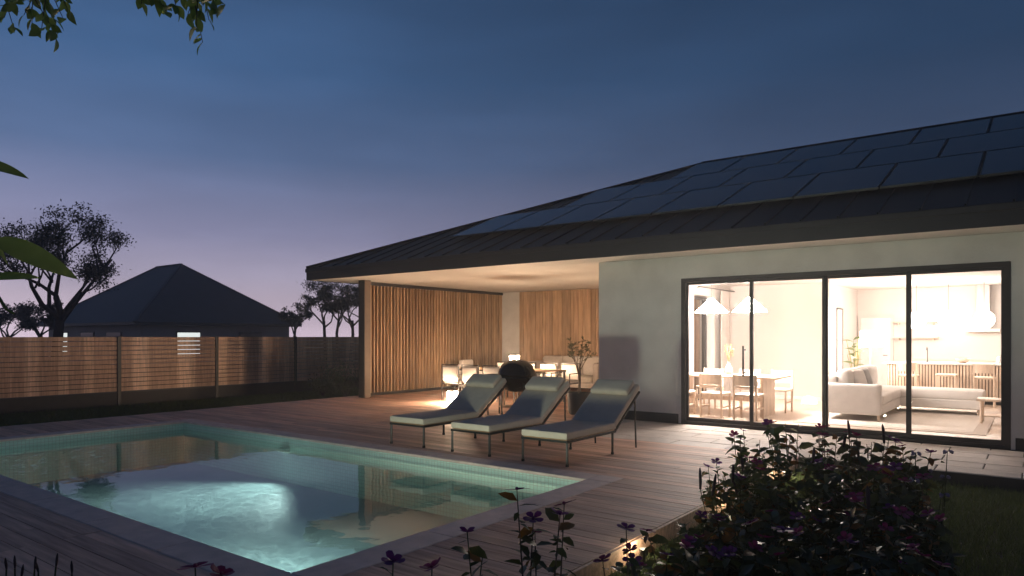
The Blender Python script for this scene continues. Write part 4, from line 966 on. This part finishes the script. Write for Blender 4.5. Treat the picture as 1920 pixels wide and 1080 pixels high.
def bed_plant(name, label, base, h, spread, ns, nleaf, seed, nfl=3, nsp=0, leaf=.075, dry=.12, group=None, cluster=0, heads=None, lw=.5):
    g = random.Random(seed); ng = np.random.default_rng(seed)
    t = thing(name, label, 'flowering plant', base, 0, group); sm = MB(); P = []; Dd = []; Nn = []; L = []; tipsl = []
    for i in range(ns):
        a = g.uniform(0, 6.3); rr_ = spread*math.sqrt(g.random()); e = Vector((math.cos(a)*rr_, math.sin(a)*rr_, h*g.uniform(.62, 1.0)))
        if heads and i < len(heads): e = Vector(heads[i])
        s0 = Vector((e.x*.25, e.y*.25, 0)); mid = s0.lerp(e, .5)+Vector((g.uniform(-.03, .03), g.uniform(-.03, .03), .04)); sm.tube([s0, mid, e], [.005, .004, .002], 5); tipsl.append((mid, e))
        for k in range(nleaf):
            f = .10+.88*((k+g.random()*.6)/nleaf)**.7; p = s0.lerp(mid, f*2) if f < .5 else mid.lerp(e, f*2-1); b_ = k*2.4+g.uniform(-.5, .5)
            P.append(tuple(p)); Dd.append((math.cos(b_), math.sin(b_), g.uniform(-.75, .85))); Nn.append((g.uniform(-.8, .8), g.uniform(-.8, .8), .8)); L.append(leaf*g.choice((.45, .7, .9, 1.1, 1.25))*g.uniform(.85, 1.15)*(1-.3*f))
    sm.build('stems', M['twig'] if g.random() < .3 else M['leaf_bed'], t)
    P, Dd, Nn, L = np.array(P), np.array(Dd), np.array(Nn), np.array(L); dm = ng.random(len(P)) < dry
    np_leaves(P[~dm], Dd[~dm], Nn[~dm], L[~dm], L[~dm]*lw, 'foliage', M['leaf_bed'], t, (0, 0, 0))
    if dm.sum(): np_leaves(P[dm], Dd[dm], Nn[dm], L[dm], L[dm]*lw, 'dry_leaves', M['leaf_dry'], t, (0, 0, 0))
    order = list(range(ns)) if heads else sorted(range(ns), key=lambda i: -tipsl[i][1].z)
    for j, i in enumerate(order):
        mid, e = tipsl[i]
        if j < nfl: link('flower', g.choice(FM), None, t, e, (g.uniform(-.45, .45), g.uniform(-.45, .45), g.uniform(0, 6)))
        elif j < nfl+nsp: link('flower_spike', SPK, None, t, e, (g.uniform(-.2, .2), g.uniform(-.2, .2), 0)).scale = (.75, .75, g.uniform(.55, 1.0))
        elif j < nfl+nsp+cluster: link('flower_cluster', CLM, None, t, e, (g.uniform(-.3, .3), g.uniform(-.3, .3), 0))
    return t
BL = 'dark leafy flowering plant crowded into the bed right of the deck'
bed = [(1400, 5.2, 805), (1470, 5.0, 790), (1545, 5.0, 795), (1625, 4.9, 800), (1690, 4.8, 815), (1370, 4.7, 870), (1450, 4.4, 860), (1540, 4.3, 850), (1620, 4.2, 865), (1700, 4.3, 870), (1330, 4.3, 950), (1290, 3.9, 1000), (1380, 3.8, 955), (1460, 3.7, 940), (1550, 3.6, 935), (1640, 3.5, 945), (1720, 3.7, 950),
       (1230, 3.4, 1035), (1330, 3.2, 1020), (1430, 3.1, 1005), (1540, 3.0, 1000), (1650, 3.0, 1005), (1730, 3.1, 1020)]
for i, (px, d, ty) in enumerate(bed):
    b_ = at(px, d, GZ); h = zpx(ty, d)-GZ
    bed_plant('bed_plant', BL, b_, h, .17+.03*(i % 3), 13 if h > .45 else 11, 24, 100+i, nfl=3, nsp=(1 if i in (3, 5, 7, 14) else 0), group='flowering plants massed in the garden bed', leaf=.115)
def spikes(px, d, ty, lab, hs, seed): bed_plant('spike_plant', lab, at(px, d, GZ), zpx(ty, d)-GZ, .1, len(hs), 5, seed, 0, len(hs), heads=[(x, y, zpx(t_, d)-GZ) for x, y, t_ in hs], dry=.3)
spikes(1335, 4.6, 885, 'plant with thick dried seed spikes beside the deck edge', [(-.06, -.05, 918), (.0, 0, 930), (.11, .08, 905), (.13, .12, 935)], 71)
spikes(1593, 4.9, 800, 'plant with one tall seed spike rising before the sofa', [(0, 0, 822), (-.05, .03, 845), (.05, .05, 860)], 72)
bed_plant('lilac_plant', 'plant with small pale flower clusters at the right end of the bed', at(1740, 4.6, GZ), zpx(845, 4.6)-GZ, .15, 7, 7, 73, 0, 0, cluster=6, leaf=.07, dry=.05)
bed_plant('lilac_plant', 'low plant with a pale lilac flower ball at the bottom of the bed', at(1275, 3.1, GZ), zpx(1068, 3.1)-GZ, .06, 4, 6, 74, 0, 0, cluster=4)
# separate plants close to the camera
def heads(px0, d, pts):
    b_ = at(px0, d, GZ); return b_, [tuple(at(px, d+dd, zpx(py, d+dd))-b_) for px, py, dd in pts]
b_, hs = heads(1005, 2.6, [(969, 918, 0), (1000, 972, .05), (1058, 945, .1), (1050, 965, -.05), (1003, 998, .1)])
bed_plant('tall_flower_plant', 'tall leafy plant with magenta flowers in front of the deck, centre', b_, .8, .1, 5, 26, 81, 5, 0, .10, .14, heads=hs)
b_, hs = heads(885, 2.4, [(876, 998, 0), (905, 1040, .05)])
bed_plant('flower_plant', 'plant with one violet flower left of the tall magenta one', b_, .6, .1, 2, 26, 82, 1, 0, .105, .2, heads=hs)
b_, hs = heads(755, 2.1, [(737, 1053, 0), (810, 1064, .1), (770, 1085, 0)])
bed_plant('flower_plant', 'plant with a big violet flower at the bottom edge beside the pool corner', b_, .5, .1, 3, 18, 83, 2, 0, .09, .15, heads=hs)
b_, hs = heads(372, 2.0, [(366, 1063, 0), (415, 1077, .05)])
bed_plant('flower_plant', 'lone magenta flower at the bottom edge in front of the pool coping', b_, .5, .1, 2, 4, 84, 2, 0, .05, .1, heads=hs)
b_, hs = heads(1175, 2.9, [(1174, 990, 0), (1182, 1032, .05), (1130, 1050, -.1)])
bed_plant('flower_plant', 'plant with violet flowers against the deck edge near the garden light', b_, .5, .1, 3, 11, 85, 3, 0, .075, .1, heads=hs)
b_, hs = heads(50, 1.75, [(12, 1068, 0), (28, 1066, .03), (65, 1068, 0), (72, 1074, .05), (105, 1062, .02), (135, 1076, 0), (-20, 1060, .04), (40, 1082, .02)])
bed_plant('lavender_plant', 'thin dark lavender spikes in the bottom left corner', b_, .5, .1, 8, 4, 86, 0, 8, .03, .1, heads=hs, lw=.2)
for o in [o for o in bpy.data.objects if o.name.startswith('lavender_plant')]:
    for ch in o.children:
        if ch.name.startswith('flower_spike'): ch.scale = (.22, .22, .22)

# lawns
def lawn(name, label, regions, per, hgt, wid, seed):
    g = np.random.default_rng(seed); Ps = []
    for (x0, x1, y0, y1) in regions:
        n = int((x1-x0)*(y1-y0)*per); Ps.append(np.stack([g.uniform(x0, x1, n), g.uniform(y0, y1, n), np.full(n, GZ)], 1))
    P = np.concatenate(Ps); n = len(P); a = g.uniform(0, 6.283, n); h = g.uniform(.5, 1.2, n)*hgt; ln_ = g.normal(0, .35, (n, 2))
    S = np.stack([np.cos(a), np.sin(a), np.zeros(n)], 1)*wid/2; tip = P+np.stack([ln_[:, 0]*h, ln_[:, 1]*h, h], 1)
    V = np.stack([P-S, P+S, tip], 1).reshape(-1, 3); T = np.arange(n*3).reshape(-1, 3)
    return tag(np_mesh(V, T, name, M['grass'], None, (0, 0, 0), False), label, None, kind='stuff')
lawn('grass', 'short dark lawn grass beside the bed and terrace', [(DX1+.05, 4, .2, 9.02)], 3600, .075, .006, 1)
lawn('grass', 'dark lawn strip between deck and fence', [(-17.2, DX0-.06, 1, 18)], 900, .08, .014, 2)

# small garden lights
for (px, py, lab, pw_) in ((1142, 1046, 'small garden light in the grass against the deck edge', 4.0), (1327, 952, 'small garden light under the plants by the deck corner', 6.0), (1437, 900, 'small garden light deep in the flower bed', 7.0)):
    d = 1300*(1.5-GZ)/(py-631); p = at(px, d, GZ)
    if p.x < DX1+.12: p.x = DX1+.12
    t = thing('garden_light', lab, 'garden light', p, 0, 'small garden lights')
    MB().lathe([(.0001, 0), (.012, 0), (.012, .07), (.03, .075), (.034, .12), (.028, .12)], n=14).build('housing', M['plastic'], t); MB().lathe([(.0275, .115), (.0001, .118)], n=14).build('lens', glow('garden_lens', (1, .9, .6), 12), t)
    ld = lampdata('garden_bulb', 'POINT', (1, .88, .58), pw_, shadow_soft_size=.02); o = bpy.data.objects.new('garden_bulb', ld); C.objects.link(o); o.parent = t; o.location = (0, 0, .16)
hz = box(-95, 14, -8, 70, -1.2, 8.5).build('haze', None)  # air volume added so window light spreads like lens bloom
m, N, L, b = newmat('glow_haze'); N.remove(b); pv = N.new('ShaderNodeVolumePrincipled'); pv.inputs['Density'].default_value = .0032; pv.inputs['Color'].default_value = (.95, .95, .97, 1); pv.inputs['Anisotropy'].default_value = .65
L.new(pv.outputs[0], N['Material Output'].inputs['Volume']); hz.data.materials.append(m); tag(hz, 'thin haze added to spread a glow round the bright windows', None, kind='stuff')
